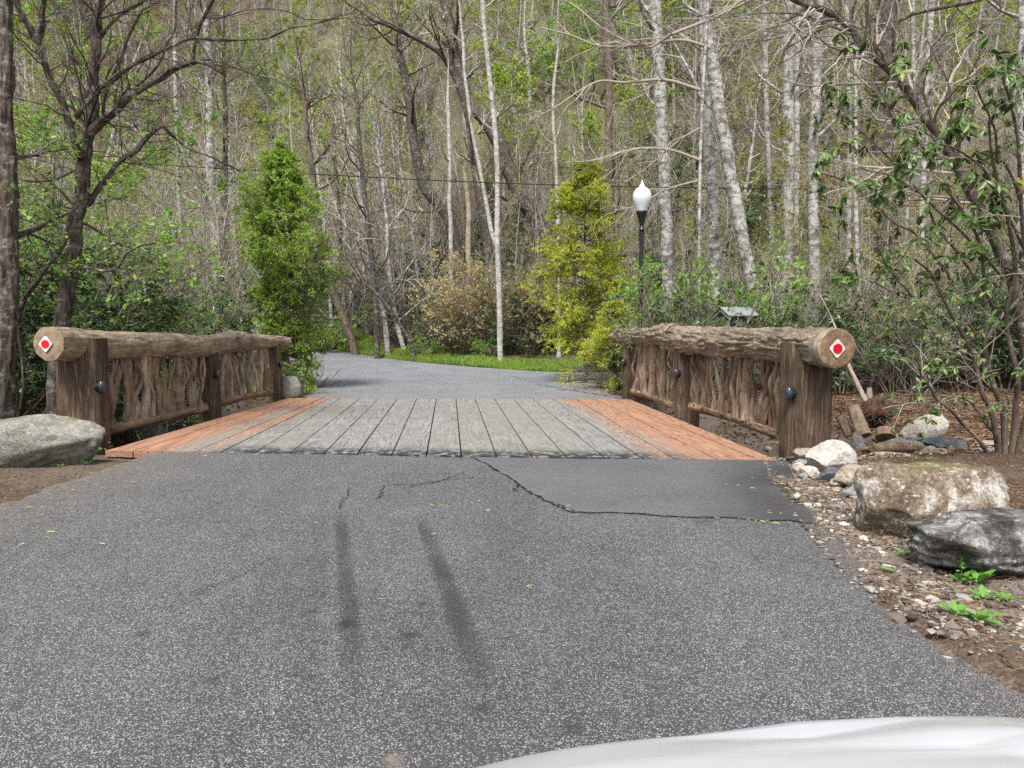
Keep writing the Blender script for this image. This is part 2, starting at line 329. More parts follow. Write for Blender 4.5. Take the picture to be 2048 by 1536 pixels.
def plankmat():
    m, n, b = newmat('deck_plank', .82, .22); oi = objrand(n)
    t = n.nodes.new('ShaderNodeTexCoord'); off = n.nodes.new('ShaderNodeVectorMath'); off.operation = 'ADD'
    cb = n.nodes.new('ShaderNodeCombineXYZ'); n.links.new(math_(n, 'MULTIPLY', oi, 37), cb.inputs[0]); n.links.new(math_(n, 'MULTIPLY', oi, 91), cb.inputs[1])
    n.links.new(t.outputs['Object'], off.inputs[0]); n.links.new(cb.outputs[0], off.inputs[1])
    mp = n.nodes.new('ShaderNodeMapping'); mp.inputs['Scale'].default_value = (1, .075, 1); n.links.new(off.outputs[0], mp.inputs[0]); v = mp.outputs[0]
    fld = noise(n, v, 4.5, 2, .5, .6); rings = math_(n, 'SINE', math_(n, 'MULTIPLY', fld, 95)); fine = noise(n, v, 55, 4, .7); blot = noise(n, off.outputs[0], 2.2, 5, .65)
    g = math_(n, 'ADD', math_(n, 'MULTIPLY_ADD', rings, .17, .53), math_(n, 'MULTIPLY_ADD', fine, .5, -.25))
    c = ramp(n, g, [(.3, (.125, .123, .119)), (.45, (.195, .193, .187)), (.75, (.262, .259, .252))])
    c = mixc(n, math_(n, 'MULTIPLY', oi, .45), c, (.23, .215, .18)); c = mixc(n, ramp(n, blot, [(.45, (0, 0, 0)), (.72, (.5, .5, .5))]), c, (.13, .125, .115))
    sp = n.nodes.new('ShaderNodeSeparateXYZ'); n.links.new(attr(n, 'mask', 'Vector'), sp.inputs[0])
    oc = ramp(n, g, [(.25, (.18, .088, .05)), (.5, (.315, .165, .105)), (.85, (.39, .25, .175))])
    c = mixc(n, math_(n, 'MULTIPLY', sp.outputs[0], ramp(n, noise(n, off.outputs[0], 7, 5, .7), [(.28, (.78, .78, .78)), (.5, (1, 1, 1))])), c, oc)
    wz = ramp(n, noise(n, t.outputs['Object'], 9, 4, .65), [(.40, (0, 0, 0)), (.50, (1, 1, 1))])
    c = mixc(n, math_(n, 'MULTIPLY', sp.outputs[1], wz), c, (.035, .036, .04))
    n.links.new(c, b.inputs[BC]); bump(n, b, g, .45, .006); return m
M['plank'] = plankmat()
M['screw'] = plain('screw_head', (.05, .045, .04), .5, .4)
M['beam'] = woodmat('beam_wood', (.04, .03, .022), (.10, .075, .055), (.18, .14, .1))
def carpaint():
    m, n, b = newmat('car_paint_white', .22, .5); b.inputs[BC].default_value = (.40, .41, .43, 1); b.inputs['Coat Weight'].default_value = .5; b.inputs['Coat Roughness'].default_value = .12; b.inputs['Roughness'].default_value = .4; return m
M['car'] = carpaint()
M['carglass'] = plain('car_glass', (.02, .025, .03), .05, .6)
M['tyre'] = plain('tyre_rubber', (.02, .02, .02), .8, .2)
M['chrome'] = plain('rim_metal', (.5, .5, .52), .3, .5, None, 1)
M['headlight'] = plain('headlight_lens', (.6, .62, .65), .08, .6)

# ------------------------------------------------------------------ terrain
def ynear(x): return 8.15+(x+3.82)*(-1.23/7.19)
def yfar(x): return 14.57+(x+3.24)*(-.93/6.8)
def softp(x, k=1.): return np.log1p(np.exp(np.clip(x/k, -30, 30)))*k
def hgt(x, y):
    x = np.asarray(x, float); y = np.asarray(y, float)
    z = .068*softp(y-22.5, 1.0)
    y0 = 34+34*ss(3, -13, x)
    z = z+.90*softp(y-y0, 2.2)*(1+.12*vn(np.stack([x*.02, y*.02, x*0], -1), 5))
    t = (y-ynear(x))/(yfar(x)-ynear(x))
    z = z-1.15*ss(.03, .16, t)*(1-ss(.84, .97, t))*(1-ss(4.1, 5.6, x))*ss(-7.2, -5.6, x)
    z = z+.75*ss(-5.0, -9, x)*ss(4, 8.5, y)*(1-.6*ss(18, 26, y))+.10*ss(3.6, 5.2, x)*ss(1.5, 4.5, y)*(1-ss(6.3, 7.3, y))
    z = z+.5*ss(-18, -45, x)*0+.05*softp(-x-14, 2)*1.2+.05*softp(x-14, 2)
    du = y-np.interp(x, UPE[::-1, 0], UPE[::-1, 1]); z = z+.5*ss(.3, 4.5, du)*ss(-1, -4, x)*(y < 60)+.12*ss(.1, 1.6, du)*(y < 60)*(x < 8)
    d = np.maximum(0, 1-inroad(x, y))
    z = z+d*(.05*vn(np.stack([x*1.1, y*1.1, x*0], -1), 8)+.02*vn(np.stack([x*4.1, y*4.1, x*0], -1), 9)) + .8*ss(34, 50, y)*vn(np.stack([x*.12, y*.12, x*0], -1), 10)
    return z
# near asphalt outline: left and right edge as functions of y
NLy = np.array([-8, 0, 2, 4, 5.73, 7.0, 8.02, 8.4]); NLx = np.array([-4.4, -4.2, -4.0, -3.75, -3.46, -3.3, -3.25, -3.6])
NRy = np.array([-8, 0, 1.2, 2.34, 3.21, 4.0, 4.81, 5.9, 6.5, 7.1]); NRx = np.array([2.3, 2.15, 2.1, 2.09, 2.19, 2.38, 2.62, 2.95, 3.2, 3.45])
def nl(y): return np.interp(y, NLy, NLx)+.03*vn(np.stack([np.asarray(y)*3., np.asarray(y)*0, np.asarray(y)*0], -1), 3)
def nr(y): return np.interp(y, NRy, NRx)+.05*vn(np.stack([np.asarray(y)*3.3, np.asarray(y)*0+5, np.asarray(y)*0], -1), 3)
# far road: centre line climbing away to the left, plus arm to the right
def GH(px, py):
    y = 20.
    for k in range(40):
        p = P(px, py, y); e = p[2]-(.068*softp(y-22.5, 1.0)); y += e*4 if py > 667 else e*4
        y = min(max(y, 9), 140)
    return P(px, py, y)
# upper edge (beyond) and lower edge (near side) of the far road, in x order
UPE = np.array([[7.5, 21.6], [5.5, 22.3], [3.25, 22.7], [1.4, 24.0], [0, 25.2], [-1.9, 27.0], [-4.2, 30.2], [-6.3, 34.0], [-10, 42], [-16, 52], [-27, 66], [-40, 80]])
LOE = np.array([[7.5, 18.6], [5.5, 17.8], [4.1, 17.2], [3.4, 15.2], [3.5, 13.4], [-2.9, 14.2], [-3.1, 17.0], [-3.8, 20.5], [-5.1, 25.6], [-10.0, 34.5], [-18.5, 45.5], [-30, 60]])
def inpoly(x, y, poly):
    x = np.asarray(x, float); y = np.asarray(y, float); c = np.zeros(x.shape, bool); n = len(poly); j = n-1
    for i in range(n):
        xi, yi = poly[i]; xj, yj = poly[j]
        with np.errstate(divide='ignore', invalid='ignore'):
            c ^= ((yi > y) != (yj > y)) & (x < (xj-xi)*(y-yi)/(yj-yi+1e-12)+xi)
        j = i
    return c
FARPOLY = [tuple(p) for p in UPE]+[tuple(p) for p in LOE[::-1]]
def inroad(x, y):
    x = np.asarray(x, float); y = np.asarray(y, float)
    a = (x > np.interp(y, NLy, NLx)+.12) & (x < np.interp(y, NRy, NRx)-.12) & (y < ynear(x)-.05)
    b = inpoly(x, y, FARPOLY)
    return (a | b).astype(float)
def grid(a, b, s): return list(np.arange(a, b, s))
xs = np.array(grid(-150, -40, 4)+grid(-40, -16, 1)+grid(-16, -8, .3)+grid(-8, 8, .16)+grid(8, 16, .3)+grid(16, 44, 1)+grid(44, 190, 4))
ys = np.array(grid(-40, -6, 3)+grid(-6, 0, .5)+grid(0, 17, .16)+grid(17, 36, .3)+grid(36, 70, 1.2)+grid(70, 240, 4))
XX, YY = np.meshgrid(xs, ys); DECK = (XX > -4.1) & (XX < 3.6) & (YY > ynear(XX)-.5) & (YY < yfar(XX)+.5)
ZZ = hgt(XX, YY)-np.maximum(.07*inroad(XX, YY), .12*DECK)
ny, nx = XX.shape; ii = (np.arange(ny-1)[:, None]*nx+np.arange(nx-1)[None]).ravel()
turf = np.zeros_like(XX)
dU = YY-np.interp(XX, UPE[::-1, 0], UPE[::-1, 1])
verge_w = 1.5+3.2*ss(-1, -6.5, XX)
turf = ss(-.2, .1, dU)*(1-ss(verge_w*.75, verge_w*1.15, dU+.4*vn(np.stack([XX, YY, XX*0], -1), 77)))*(XX < 12)
stony = ss(2.0, 2.6, XX)*(1-ss(3.0, 4.2, XX))*(1-ss(6, 7, YY))*ss(1.5, 3.2, YY)*.6+((YY > ynear(XX)+.3) & (YY < yfar(XX)-.2) & (np.abs(XX) < 5.5))*.25
stony = stony+.75*ss(14, 14.4, YY)*(1-ss(17.4, 18.5, YY))*(XX > 2.5)*(XX < 7)
mossy = .6*ss(.5, .7, .5+.5*vn(np.stack([XX*.5, YY*.5, XX*0], -1), 55))*(YY > 15)*(YY < 60)
g = Geo(); g.add(np.stack([XX, YY, ZZ], -1), np.stack([ii, ii+1, ii+nx+1, ii+nx], -1), 0, None, np.stack([np.maximum(turf*.9, mossy), np.clip(stony, 0, .8), .85*ss(34, 46, YY)*ss(-38, -18, XX-.0*YY)], -1).reshape(-1, 3))
tag(link('ground', g.mesh('ground', M['ground'], True, True)), kind='structure')

# near road
Y_ = np.concatenate([np.arange(-8, 0, .25), np.arange(0, 8.01, .035)]); 
g = Geo(); K = 260; U = np.linspace(0, 1, K)
rows = []; 
yr = np.linspace(0, 1, 300)**.8
A_l = nl(Y_); rx = []; ry = []
for u in U:
    pass
# rows blend from y=-8 to the skewed deck edge: parameter v in 0..1
V = np.concatenate([np.linspace(0, .49, 30), np.linspace(.5, 1, 420)]); VV, UU = np.meshgrid(V, U, indexing='ij')
YL = -8+VV*16.05; YR = -8+VV*(6.93+8); Yc = YL*(1-UU)+YR*UU
Xl = nl(Yc.ravel()).reshape(Yc.shape); Xr = nr(Yc.ravel()).reshape(Yc.shape)
XR_ = Xl*(1-UU)+Xr*UU; ye = ynear(XR_)-.03; YR_ = Yc.copy()
YR_ = -8+(ye+8)*VV; XR_ = np.interp(YR_.ravel(), NLy, NLx).reshape(YR_.shape)
XR_ = nl(YR_.ravel()).reshape(YR_.shape)*(1-UU)+nr(YR_.ravel()).reshape(YR_.shape)*UU
def streak(px0, py0, px1, py1, w0, w1, X, Y):
    a = G(px0, py0)[:2]; b = G(px1, py1)[:2]; d = b-a; L = np.linalg.norm(d); d = d/L; s = (X-a[0])*d[0]+(Y-a[1])*d[1]; t = (X-a[0])*-d[1]+(Y-a[1])*d[0]
    wd = w0+(w1-w0)*np.clip(s/L, 0, 1)
    return np.exp(-(t/wd)**6)*ss(-.1, .45, s)*(1-ss(L-.7, L+.2, s))
rub = 0
for q, k in (((680, 1020, 712, 1390, .045, .05), 1.), ((838, 1030, 978, 1380, .04, .06), .9), ((600, 1060, 570, 1300, .05, .06), .3), ((735, 1060, 770, 1330, .03, .05), .25), ((642, 1030, 612, 1400, .07, .06), .45), ((560, 1090, 500, 1250, .05, .05), .25), ((775, 1075, 800, 1180, .04, .03), .3)):
    rub = rub+k*streak(*q, XR_, YR_)
rub = rub*.8+.16*ss(-.1, .5, vn(np.stack([XR_*2.2, YR_*.35, XR_*0], -1), 14))+.14*ss(.1, .6, fbm(np.stack([XR_*.9, YR_*.7, XR_*0], -1), 3, 15))
rub = np.clip(rub*(.95+.3*vn(np.stack([XR_*9, YR_*5, XR_*0], -1), 4)), 0, 1)
spots = 0
rs = np.random.default_rng(5)
for (a, b_2, s_) in ((686, 1247, .03), (818, 1268, .028), (622, 1222, .016), (622, 1350, .02), (426, 1355, .02), (284, 1265, .025), (966, 1412, .03), (1148, 1452, .03), (398, 1186, .02), (845, 1208, .018), (965, 1108, .016), (815, 1290, .016), (1395, 1045, .02), (590, 1345, .016)):
    q = G(a, b_2); spots = spots+.95*np.exp(-((XR_-q[0])**2+(YR_-q[1])**2)/(s_*1.2)**2)
pd = ss(.75, 1, UU)*ss(.86, .97, VV)*0
dust = np.exp(-(UU*14))*ss(.6, .8, VV)*1.0+np.exp(-((1-UU)*50))*.6
q = G(790, 1518); dust = dust+1.2*np.exp(-((XR_-q[0])**2+(YR_-q[1])**2)/.035**2)
kf = (np.arange(len(V)-1)[:, None]*K+np.arange(K-1)[None]).ravel()
g.add(np.stack([XR_, YR_, .012*vn(np.stack([XR_*.8, YR_*.8, XR_*0], -1), 2)-.0], -1), np.stack([kf, kf+1, kf+K+1, kf+K], -1), 0, None, np.stack([np.clip(rub+spots, 0, 1.3), np.clip(dust, 0, 1), pd], -1).reshape(-1, 3))
tag(link('road', g.mesh('road', M['asphalt'], True, True)), kind='structure')
# the newer asphalt patch at the right of the deck, with its ragged crack
def roadz(x, y): return .012*vn(np.stack([np.asarray(x)*.8, np.asarray(y)*.8, np.asarray(x)*0], -1), 2)
bpx = [(938, 911), (962, 922), (990, 940), (1015, 955), (1035, 968), (1060, 985), (1085, 998), (1112, 1010), (1140, 1022), (1200, 1026), (1300, 1029), (1400, 1034), (1500, 1038), (1600, 1044), (1630, 1046)]
low = spline([G(*q)[:2] for q in bpx], 240); rj = fbm(np.stack([np.arange(240)*.33, np.zeros(240), np.zeros(240)], -1), 4, 9); low = low+rj[:, None]*np.array([.02, .05])
top = np.stack([low[:, 0]*0, low[:, 0]*0], -1)
tx = np.linspace(low[0, 0], 3.42, 240); top = np.stack([tx, ynear(tx)-.035], -1)
K2 = 30; u2 = np.linspace(0, 1, K2)[None, :, None]; pg = low[:, None]*(1-u2)+top[:, None]*u2
pz = roadz(pg[..., 0], pg[..., 1])+.010
pz[:, 0] -= .012
k2 = (np.arange(239)[:, None]*K2+np.arange(K2-1)[None]).ravel()
tarm = ss(.72, .93, np.broadcast_to(np.linspace(0, 1, 240)[:, None], (240, K2)))*(.4+.6*(.5+.5*vn(np.stack([pg[..., 0]*2.5, pg[..., 1]*2.5, pz*0], -1), 3)))
dst = np.exp(-((pg[..., 0]-2.75)**2/.3+(pg[..., 1]-5.15)**2/.05))*.7
g = Geo(); g.add(np.concatenate([pg, pz[..., None]], -1), np.stack([k2, k2+K2, k2+K2+1, k2+1], -1), 0, None, np.stack([pz*0, dst, tarm], -1).reshape(-1, 3))
tag(link('road_patch', g.mesh('road_patch', M['asphalt_new'], True, True)), kind='structure')
def ribbon(g, pts, w0, seed, amp=.02, zoff=.006, n=160):
    p = spline(pts, n); a = np.arange(n)*.25
    p = p+np.stack([vn(np.stack([a, a*0+seed, a*0], -1), seed)+.5*vn(np.stack([a*3, a*0+seed, a*0], -1), seed), vn(np.stack([a, a*0, a*0+seed], -1), seed+1)+.5*vn(np.stack([a*3.1, a*0, a*0+seed], -1), seed+1)], -1)*amp
    t = nrm(np.gradient(p, axis=0)); nn = np.stack([-t[:, 1], t[:, 0]], -1); ww = w0*(.55+.6*np.abs(vn(np.stack([a*2.2, a*0, a*0], -1), seed+4)))*np.minimum(1, np.minimum(np.arange(n), n-1-np.arange(n))/8+.1)
    l = p+nn*ww[:, None]; r = p-nn*ww[:, None]; z = roadz(p[:, 0], p[:, 1])+zoff
    v = np.stack([np.column_stack([l, z]), np.column_stack([r, z])], 1); k = np.arange(n-1)*2
    g.add(v, np.stack([k, k+1, k+3, k+2], -1))
g = Geo()
ribbon(g, low[::8]-np.array([.004, .012]), .009, 3, .008, .004, 300)
ribbon(g, low[::8]+np.array([.03, -.03]), .005, 31, .03, .005, 260)
for i, (pts, w_) in enumerate([([(700, 975), (690, 995), (675, 1020)], .0028), ([(768, 970), (762, 990), (755, 1000)], .003), ([(770, 972), (830, 970), (900, 962), (950, 958)], .003),
                        ([(1015, 935), (1040, 960), (1030, 985)], .006), ([(550, 1110), (480, 1150), (400, 1180)], .0012),
                        ([(960, 900+14), (985, 935), (1000, 945), (1060, 975)], .004), ([(930, 945), (880, 965), (820, 975)], .004)]):
    ribbon(g, [G(*q)[:2] for q in pts], w_, 50+i, .02, .004)
tag(link('road_cracks', g.mesh('road_cracks', M['tarline'], False)), kind='structure')
# far road
g = Geo(); n1, n2 = 260, 26
Ue = spline(UPE, n1); Le = spline(LOE, n1)
# pair the edges by fraction; the near edge of the crossing follows the deck
Le = np.array([np.interp(np.linspace(0, 1, n1), np.linspace(0, 1, len(LOE)), LOE[:, k]) for k in (0, 1)]).T
Le = Le+.06*vn(np.stack([np.arange(n1)*.8, np.zeros(n1), np.zeros(n1)], -1), 6)[:, None]
u = np.linspace(0, 1, n2)[None, :, None]; pg = Ue[:, None]*(1-u)+Le[:, None]*u
lim = yfar(pg[..., 0])+.02; inside = (np.abs(pg[..., 0]) < 3.7) & (pg[..., 1] < lim); pg[..., 1] = np.where(inside, lim, pg[..., 1])
pz = .068*softp(pg[..., 1]-22.5, 1.0)+.90*softp(pg[..., 1]-(34+34*ss(3, -13, pg[..., 0])), 2.2)*(1+.12*vn(np.stack([pg[..., 0]*.02, pg[..., 1]*.02, pg[..., 0]*0], -1), 5))+.05*softp(-pg[..., 0]-14, 2)*1.2+.05*softp(pg[..., 0]-14, 2)+.75*ss(-5.0, -9, pg[..., 0])*ss(4, 8.5, pg[..., 1])*(1-.6*ss(18, 26, pg[..., 1]))+.006
kf = (np.arange(n1-1)[:, None]*n2+np.arange(n2-1)[None]).ravel()
uu = np.broadcast_to(u[..., 0], (n1, n2)); dm = np.clip(np.exp(-(1-uu)*14)*.9+.5*ss(.5, 1, uu)*ss(2.2, 3.4, pg[..., 0]), 0, 1)
g.add(np.concatenate([pg, pz[..., None]], -1), np.stack([kf, kf+1, kf+n2+1, kf+n2], -1), 0, None, np.stack([uu*0, dm, uu*0], -1).reshape(-1, 3))
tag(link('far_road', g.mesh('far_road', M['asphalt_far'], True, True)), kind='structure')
# stream under the bridge
g = Geo(); g.add([[-7.4, ynear(-7)+.4, -.98], [5.2, ynear(5)+.4, -.98], [5.2, yfar(5)-.3, -.98], [-7.4, yfar(-7)-.3, -.98]], [[0, 1, 2, 3]])
tag(link('stream', g.mesh('stream', M['water'])), kind='structure')

# ------------------------------------------------------------------ the bridge deck
bridge = thing('timber_bridge', 'flat timber bridge deck of grey planks with orange stained edges', 'bridge', (0, 10.6, 0))
BO = np.array([0, 10.6, 0.])
near_px = [205, 262, 321, 386, 438, 507, 577, 645, 712, 782, 852, 922, 993, 1064, 1134, 1211, 1287, 1350, 1437, 1520, 1560]
far_px = [575, 592, 612, 644.6, 660, 681, 720, 757.5, 795, 834, 873, 912, 950.5, 989, 1027, 1066, 1106, 1152, 1192, 1229, 1262]
def on_line(px, fn):
    best = None; y = 10.
    for k in range(60):
        p = P(px, 800, y); y += (fn(p[0])-y)*.7
    return p[0], fn(p[0])
prng = np.random.default_rng(3)
for i in range(len(near_px)-1):
    a0 = np.array(on_line(near_px[i], ynear)); a1 = np.array(on_line(near_px[i+1], ynear)); b0 = np.array(on_line(far_px[i], yfar)); b1 = np.array(on_line(far_px[i+1], yfar))
    pof = prng.uniform(-.3, .3)
    cuts = [0, 1] if i in (0, 2, 5, 7, 9, 13, 17) else [0, {1: .45, 3: .6, 4: .35, 6: .7, 8: .33, 10: .23, 11: .5, 12: .24, 14: .8, 15: .22, 16: .6, 18: .4, 19: .5}.get(i, .5), 1]
    for c0, c1 in zip(cuts[:-1], cuts[1:]):
        g = Geo(); nn_, mm = 40, 5; t = np.linspace(c0+(.0008 if c0 else 0), c1-(.0008 if c1 < 1 else 0), nn_)[:, None, None]; s = np.linspace(0, 1, mm)[None, :, None]
        l = a0+(b0-a0)*t; r = a1+(b1-a1)*t; wd = np.linalg.norm(r-l, axis=-1, keepdims=True); gap = .008/wd
        tpt = l+(r-l)*(gap+(1-2*gap)*s); zz = .012+prng.uniform(-.003, .003)+np.zeros((nn_, mm)); zz[:, 0] -= .003; zz[:, -1] -= .003
        cx = tpt[..., 0]; edge = np.minimum(cx-(-3.82+.1*(tpt[..., 1]-8.15)), 3.42-cx); stn = fbm(np.stack([cx*1.5, tpt[..., 1]*.5, cx*0], -1), 3, 6)*.35+pof
        onl = 1-ss(.6, 1.3, (cx+3.82-.09*(tpt[..., 1]-8.15))+stn); onr = 1-ss(.75, 1.45, (3.42-cx)+stn); st = np.maximum(onl, onr)
        tar = (1-ss(.12, .62, tpt[..., 1]-ynear(cx)))*(1-st)*ss(-2.9, -2.2, cx)
        v = np.concatenate([tpt, zz[..., None]], -1)-BO; col = np.stack([st, tar, st*0], -1)
        k = (np.arange(nn_-1)[:, None]*mm+np.arange(mm-1)[None]).ravel(); g.add(v, np.stack([k, k+1, k+mm+1, k+mm], -1), 0, None, col.reshape(-1, 3))
        per = [(r_, 0) for r_ in range(nn_)]+[(nn_-1, c_) for c_ in range(1, mm)]+[(r_, mm-1) for r_ in range(nn_-2, -1, -1)]+[(0, c_) for c_ in range(mm-2, 0, -1)]
        tv = np.array([v[a] for a in per]); bv = tv-np.array([0, 0, .07]); L_ = len(tv); k = np.arange(L_)
        cc = np.array([col[a] for a in per]); g.add(np.vstack([tv, bv]), np.stack([k, k+L_, (k+1) % L_+L_, (k+1) % L_], -1), 0, None, np.vstack([cc, cc]))
        for tt in (.03, .27, .5, .74, .97):
            for s_ in (.18, .82):
                if c0 <= tt <= c1:
                    q = (a0+(b0-a0)*tt)*(1-s_)+(a1+(b1-a1)*tt)*s_; q = np.array([q[0]+prng.uniform(-.01, .01), q[1]+prng.uniform(-.02, .02), zz[0, 1]+.002])-BO; an = np.arange(6)*pi/3
                    g.add(q+np.stack([np.cos(an)*.012, np.sin(an)*.012, an*0], -1), [list(range(6))], 1)
        link('plank', g.mesh('plank', [M['plank'], M['screw']], False, True), bridge)
def box(g, c, s, mat=0, rz=0, bev=0):
    x, y, z = [a/2 for a in s]; v = np.array([[-x, -y, -z], [x, -y, -z], [x, y, -z], [-x, y, -z], [-x, -y, z], [x, -y, z], [x, y, z], [-x, y, z]])
    R_ = np.array([[cos(rz), -sin(rz), 0], [sin(rz), cos(rz), 0], [0, 0, 1]]); v = v@R_.T+np.array(c)
    g.add(v, [[3, 2, 1, 0], [4, 5, 6, 7], [0, 1, 5, 4], [1, 2, 6, 5], [2, 3, 7, 6], [3, 0, 4, 7]], mat)
for x in (-3.2, -1.6, 0, 1.6, 3.1):
    g = Geo(); box(g, (x, (ynear(x)+yfar(x))/2-10.6, -.22), (.25, 6.0, .3)); link('beam', g.mesh('beam', M['beam'], False), bridge)

# ------------------------------------------------------------------ shape helpers for logs, posts, rocks
def logmesh(path, rad, sides=48, rings=150, seed=0, amp=.012, kind='smooth', caps=(1, 1), mat=None, flare=1., capmats=None, collar=False):
    p = spline(path, rings); r = np.interp(np.linspace(0, 1, rings), np.linspace(0, 1, len(rad)), rad)
    T = nrm(np.gradient(p, axis=0)); mean = nrm(p[-1]-p[0]); ref = np.array([0, 0, 1.]) if abs(mean[2]) < .8 else np.array([0, 1., 0])
    U_ = nrm(np.cross(T, ref)); V_ = np.cross(U_, T); a = np.linspace(0, 2*pi, sides, endpoint=False)
    s = np.concatenate([[0], np.cumsum(np.linalg.norm(np.diff(p, axis=0), axis=1))]); S, A = np.meshgrid(s, a, indexing='ij'); ca, sa = np.cos(A), np.sin(A)
    r0 = np.mean(r)
    if kind == 'bark':
        wx = fbm(np.stack([ca*r0*9, sa*r0*9, S*5], -1), 3, seed+3)*.55
        q = np.stack([(ca*r0)*24+wx*1.3, (sa*r0)*24+wx*1.3, S*3.0+wx*.9], -1); rd = 1-np.abs(vn(q, seed))*3.0; rd2 = 1-np.abs(vn(q*2.3+5, seed+1))*2.4
        d = amp*(np.clip(rd, -1, 1)*.8+rd2*.35)*-1
        d = d+.5*amp*vn(np.stack([ca*2, sa*2, S*1.5], -1), seed+2)
        if collar: d = d*ss(.16, .26, S)+.3*amp*(1-ss(.16, .26, S))*-1
    elif kind == 'post':
        q = np.stack([ca*r0*26, sa*r0*26, S*1.2], -1); d = amp*vn(q, seed)+amp*.5*vn(q*2, seed+1); d = d-amp*1.8*ss(.45, .6, vn(np.stack([ca*r0*20, sa*r0*20, S*.5], -1), seed+7))
    else:
        q = np.stack([ca*r0*12, sa*r0*12, S*1.6], -1); d = amp*fbm(q, 3, seed)*1.3+amp*.8*vn(np.stack([ca*1.5, sa*1.5, S*2.2], -1), seed+4)+amp*.35*vn(np.stack([ca*r0*50, sa*r0*50, S*6], -1), seed+8)
    R_ = r[:, None]+d
    v = p[:, None]+R_[..., None]*(ca[..., None]*U_[:, None]+sa[..., None]*V_[:, None])
    g = Geo(); k = (np.arange(rings-1)[:, None]*sides+np.arange(sides)[None]).ravel(); k1 = (np.arange(rings-1)[:, None]*sides+(np.arange(sides)[None]+1) % sides).ravel()
    g.add(v, np.stack([k, k+sides, k1+sides, k1], -1))
    for e, idx, o in ((0, 0, 1), (1, -1, -1)):
        if caps[e]:
            cv = np.vstack([v[idx], p[idx][None]]); j = np.arange(sides); j1 = (j+1) % sides
            g.add(cv, np.stack([j, j1, np.full(sides, sides)], -1) if o == 1 else np.stack([j1, j, np.full(sides, sides)], -1), 1 if capmats else 0)
    return g, p, T, v
def ico(sub):
    import bmesh
    bm = bmesh.new(); bmesh.ops.create_icosphere(bm, subdivisions=sub, radius=1); v = np.array([x.co[:] for x in bm.verts]); f = np.array([[x.index for x in y.verts] for y in bm.faces]); bm.free(); return v, f
ICO = {k: ico(k) for k in (1, 2, 3, 4, 5)}
def rockgeo(seed, dims, sub=4, rough=.16, cuts=7, cutd=(.62, .9), layer=0, sq=0):
    rg = np.random.default_rng(seed); v, f = ICO[sub]; v = v.copy()
    if sq: v = v/(np.abs(v)**sq).sum(1, keepdims=True)**(1/sq)*np.array([1, 1, 1])
    for k in range(cuts*2+2):
        n = nrm(rg.normal(size=3)); d = rg.uniform(*cutd); e = v@n-d; v = v-np.maximum(e, 0)[:, None]*n*1.0
    v = v*(1+rough*fbm(v*1.4+seed*3.1, 5, seed)[:, None])+.035*rough/.16*vn(v*9+seed, seed)[:, None]*nrm(v)
    if layer: v = v*(1+np.stack([np.ones(len(v)), np.ones(len(v)), np.zeros(len(v))], -1)*(layer*(vn(np.stack([v[:, 0]*.5, v[:, 1]*.5, v[:, 2]*7], -1), seed)))[:, None])
    g = Geo(); g.add(v*np.array(dims)/2, f); return g
def rock_px(name, label, cat, x0, y0, x1, y1, mat, seed, depthf=.8, tall=None, rz=0, tilt=0, rough=.16, cuts=7, group=None, Yb=None, layer=0, cutd=(.62, .9), sink=.12, sub=4, sq=0):
    cx = (x0+x1)/2; zb = .05
    for k in range(6):
        b = G(cx, y1, zb) if Yb is None else P(cx, y1, Yb); zb = float(hgt(b[0], b[1]+.1))
    w_ = (x1-x0)/F*b[1]; d_ = w_*depthf; yc = b[1]+d_/2*.8
    hh = (tall if tall else (y1-y0)/F*b[1]*(1.0))
    hh = max(hh-d_*.8*(H-hh)/max(b[1], 1)*.0, .03)
    # the top edge in the picture sits at the back of the rock: solve height from it
    top = P(cx, y0, yc+d_*.15)[2]; zb2 = zb-sink*max(top-zb, .05); hh = max(top-zb2, .04)*1.06
    g = rockgeo(seed, (w_*1.06, d_, hh), sub, rough, cuts, cutd, layer, sq)
    o = link(name, g.mesh(name, mat), None, (b[0]+.0, yc, zb2+hh/2)); o.rotation_euler = (0, tilt, rz)
    return tag(o, label, cat, group)

# ------------------------------------------------------------------ log railings
def onrail(px, py, A, B):
    d = ray(px, py); n = np.array([-(B[1]-A[1]), B[0]-A[0]]); t = ((A[0])*n[0]+(A[1])*n[1])/(d[0]*n[0]+d[1]*n[1]); return CAM+d*t
def railpt(px, A, B): return onrail(px, 768, A, B)[:2]
def reflector(parent, org, c, dirv, s=.075):
    dirv = nrm(np.asarray(dirv)); r_ = nrm(np.cross([0, 0, 1], dirv)); u_ = np.cross(dirv, r_)
    def prism(pts2, z0, z1):
        g = Geo(); n = len(pts2); a = np.array([c+r_*x+u_*y+dirv*z0 for x, y in pts2]); b = np.array([c+r_*x+u_*y+dirv*z1 for x, y in pts2]); k = np.arange(n)
        g.add(np.vstack([a, b])-org, np.stack([k, (k+1) % n, (k+1) % n+n, k+n], -1)); g.add(b-org, [list(range(n))]); return g
    pl = []
    for k in range(4):
        a = k*pi/2; cx, cy = s*.78*cos(a), s*(.95 if k % 2 else .78)*sin(a)
        for t in (-.7, -.35, 0, .35, .7): pl.append((cx+s*.2*cos(a+t), cy+s*.2*sin(a+t)))
    pl_ = link('reflector_plate', prism(pl, -.003, .006).mesh('reflector_plate', M['whitemetal'], False), parent)
    g = prism([(s*.6*cos(t), s*.6*sin(t)) for t in np.linspace(0, 2*pi, 28, endpoint=False)], .006, .012)
    link('red_disc', g.mesh('red_disc', M['red'], False), pl_)
    return pl_
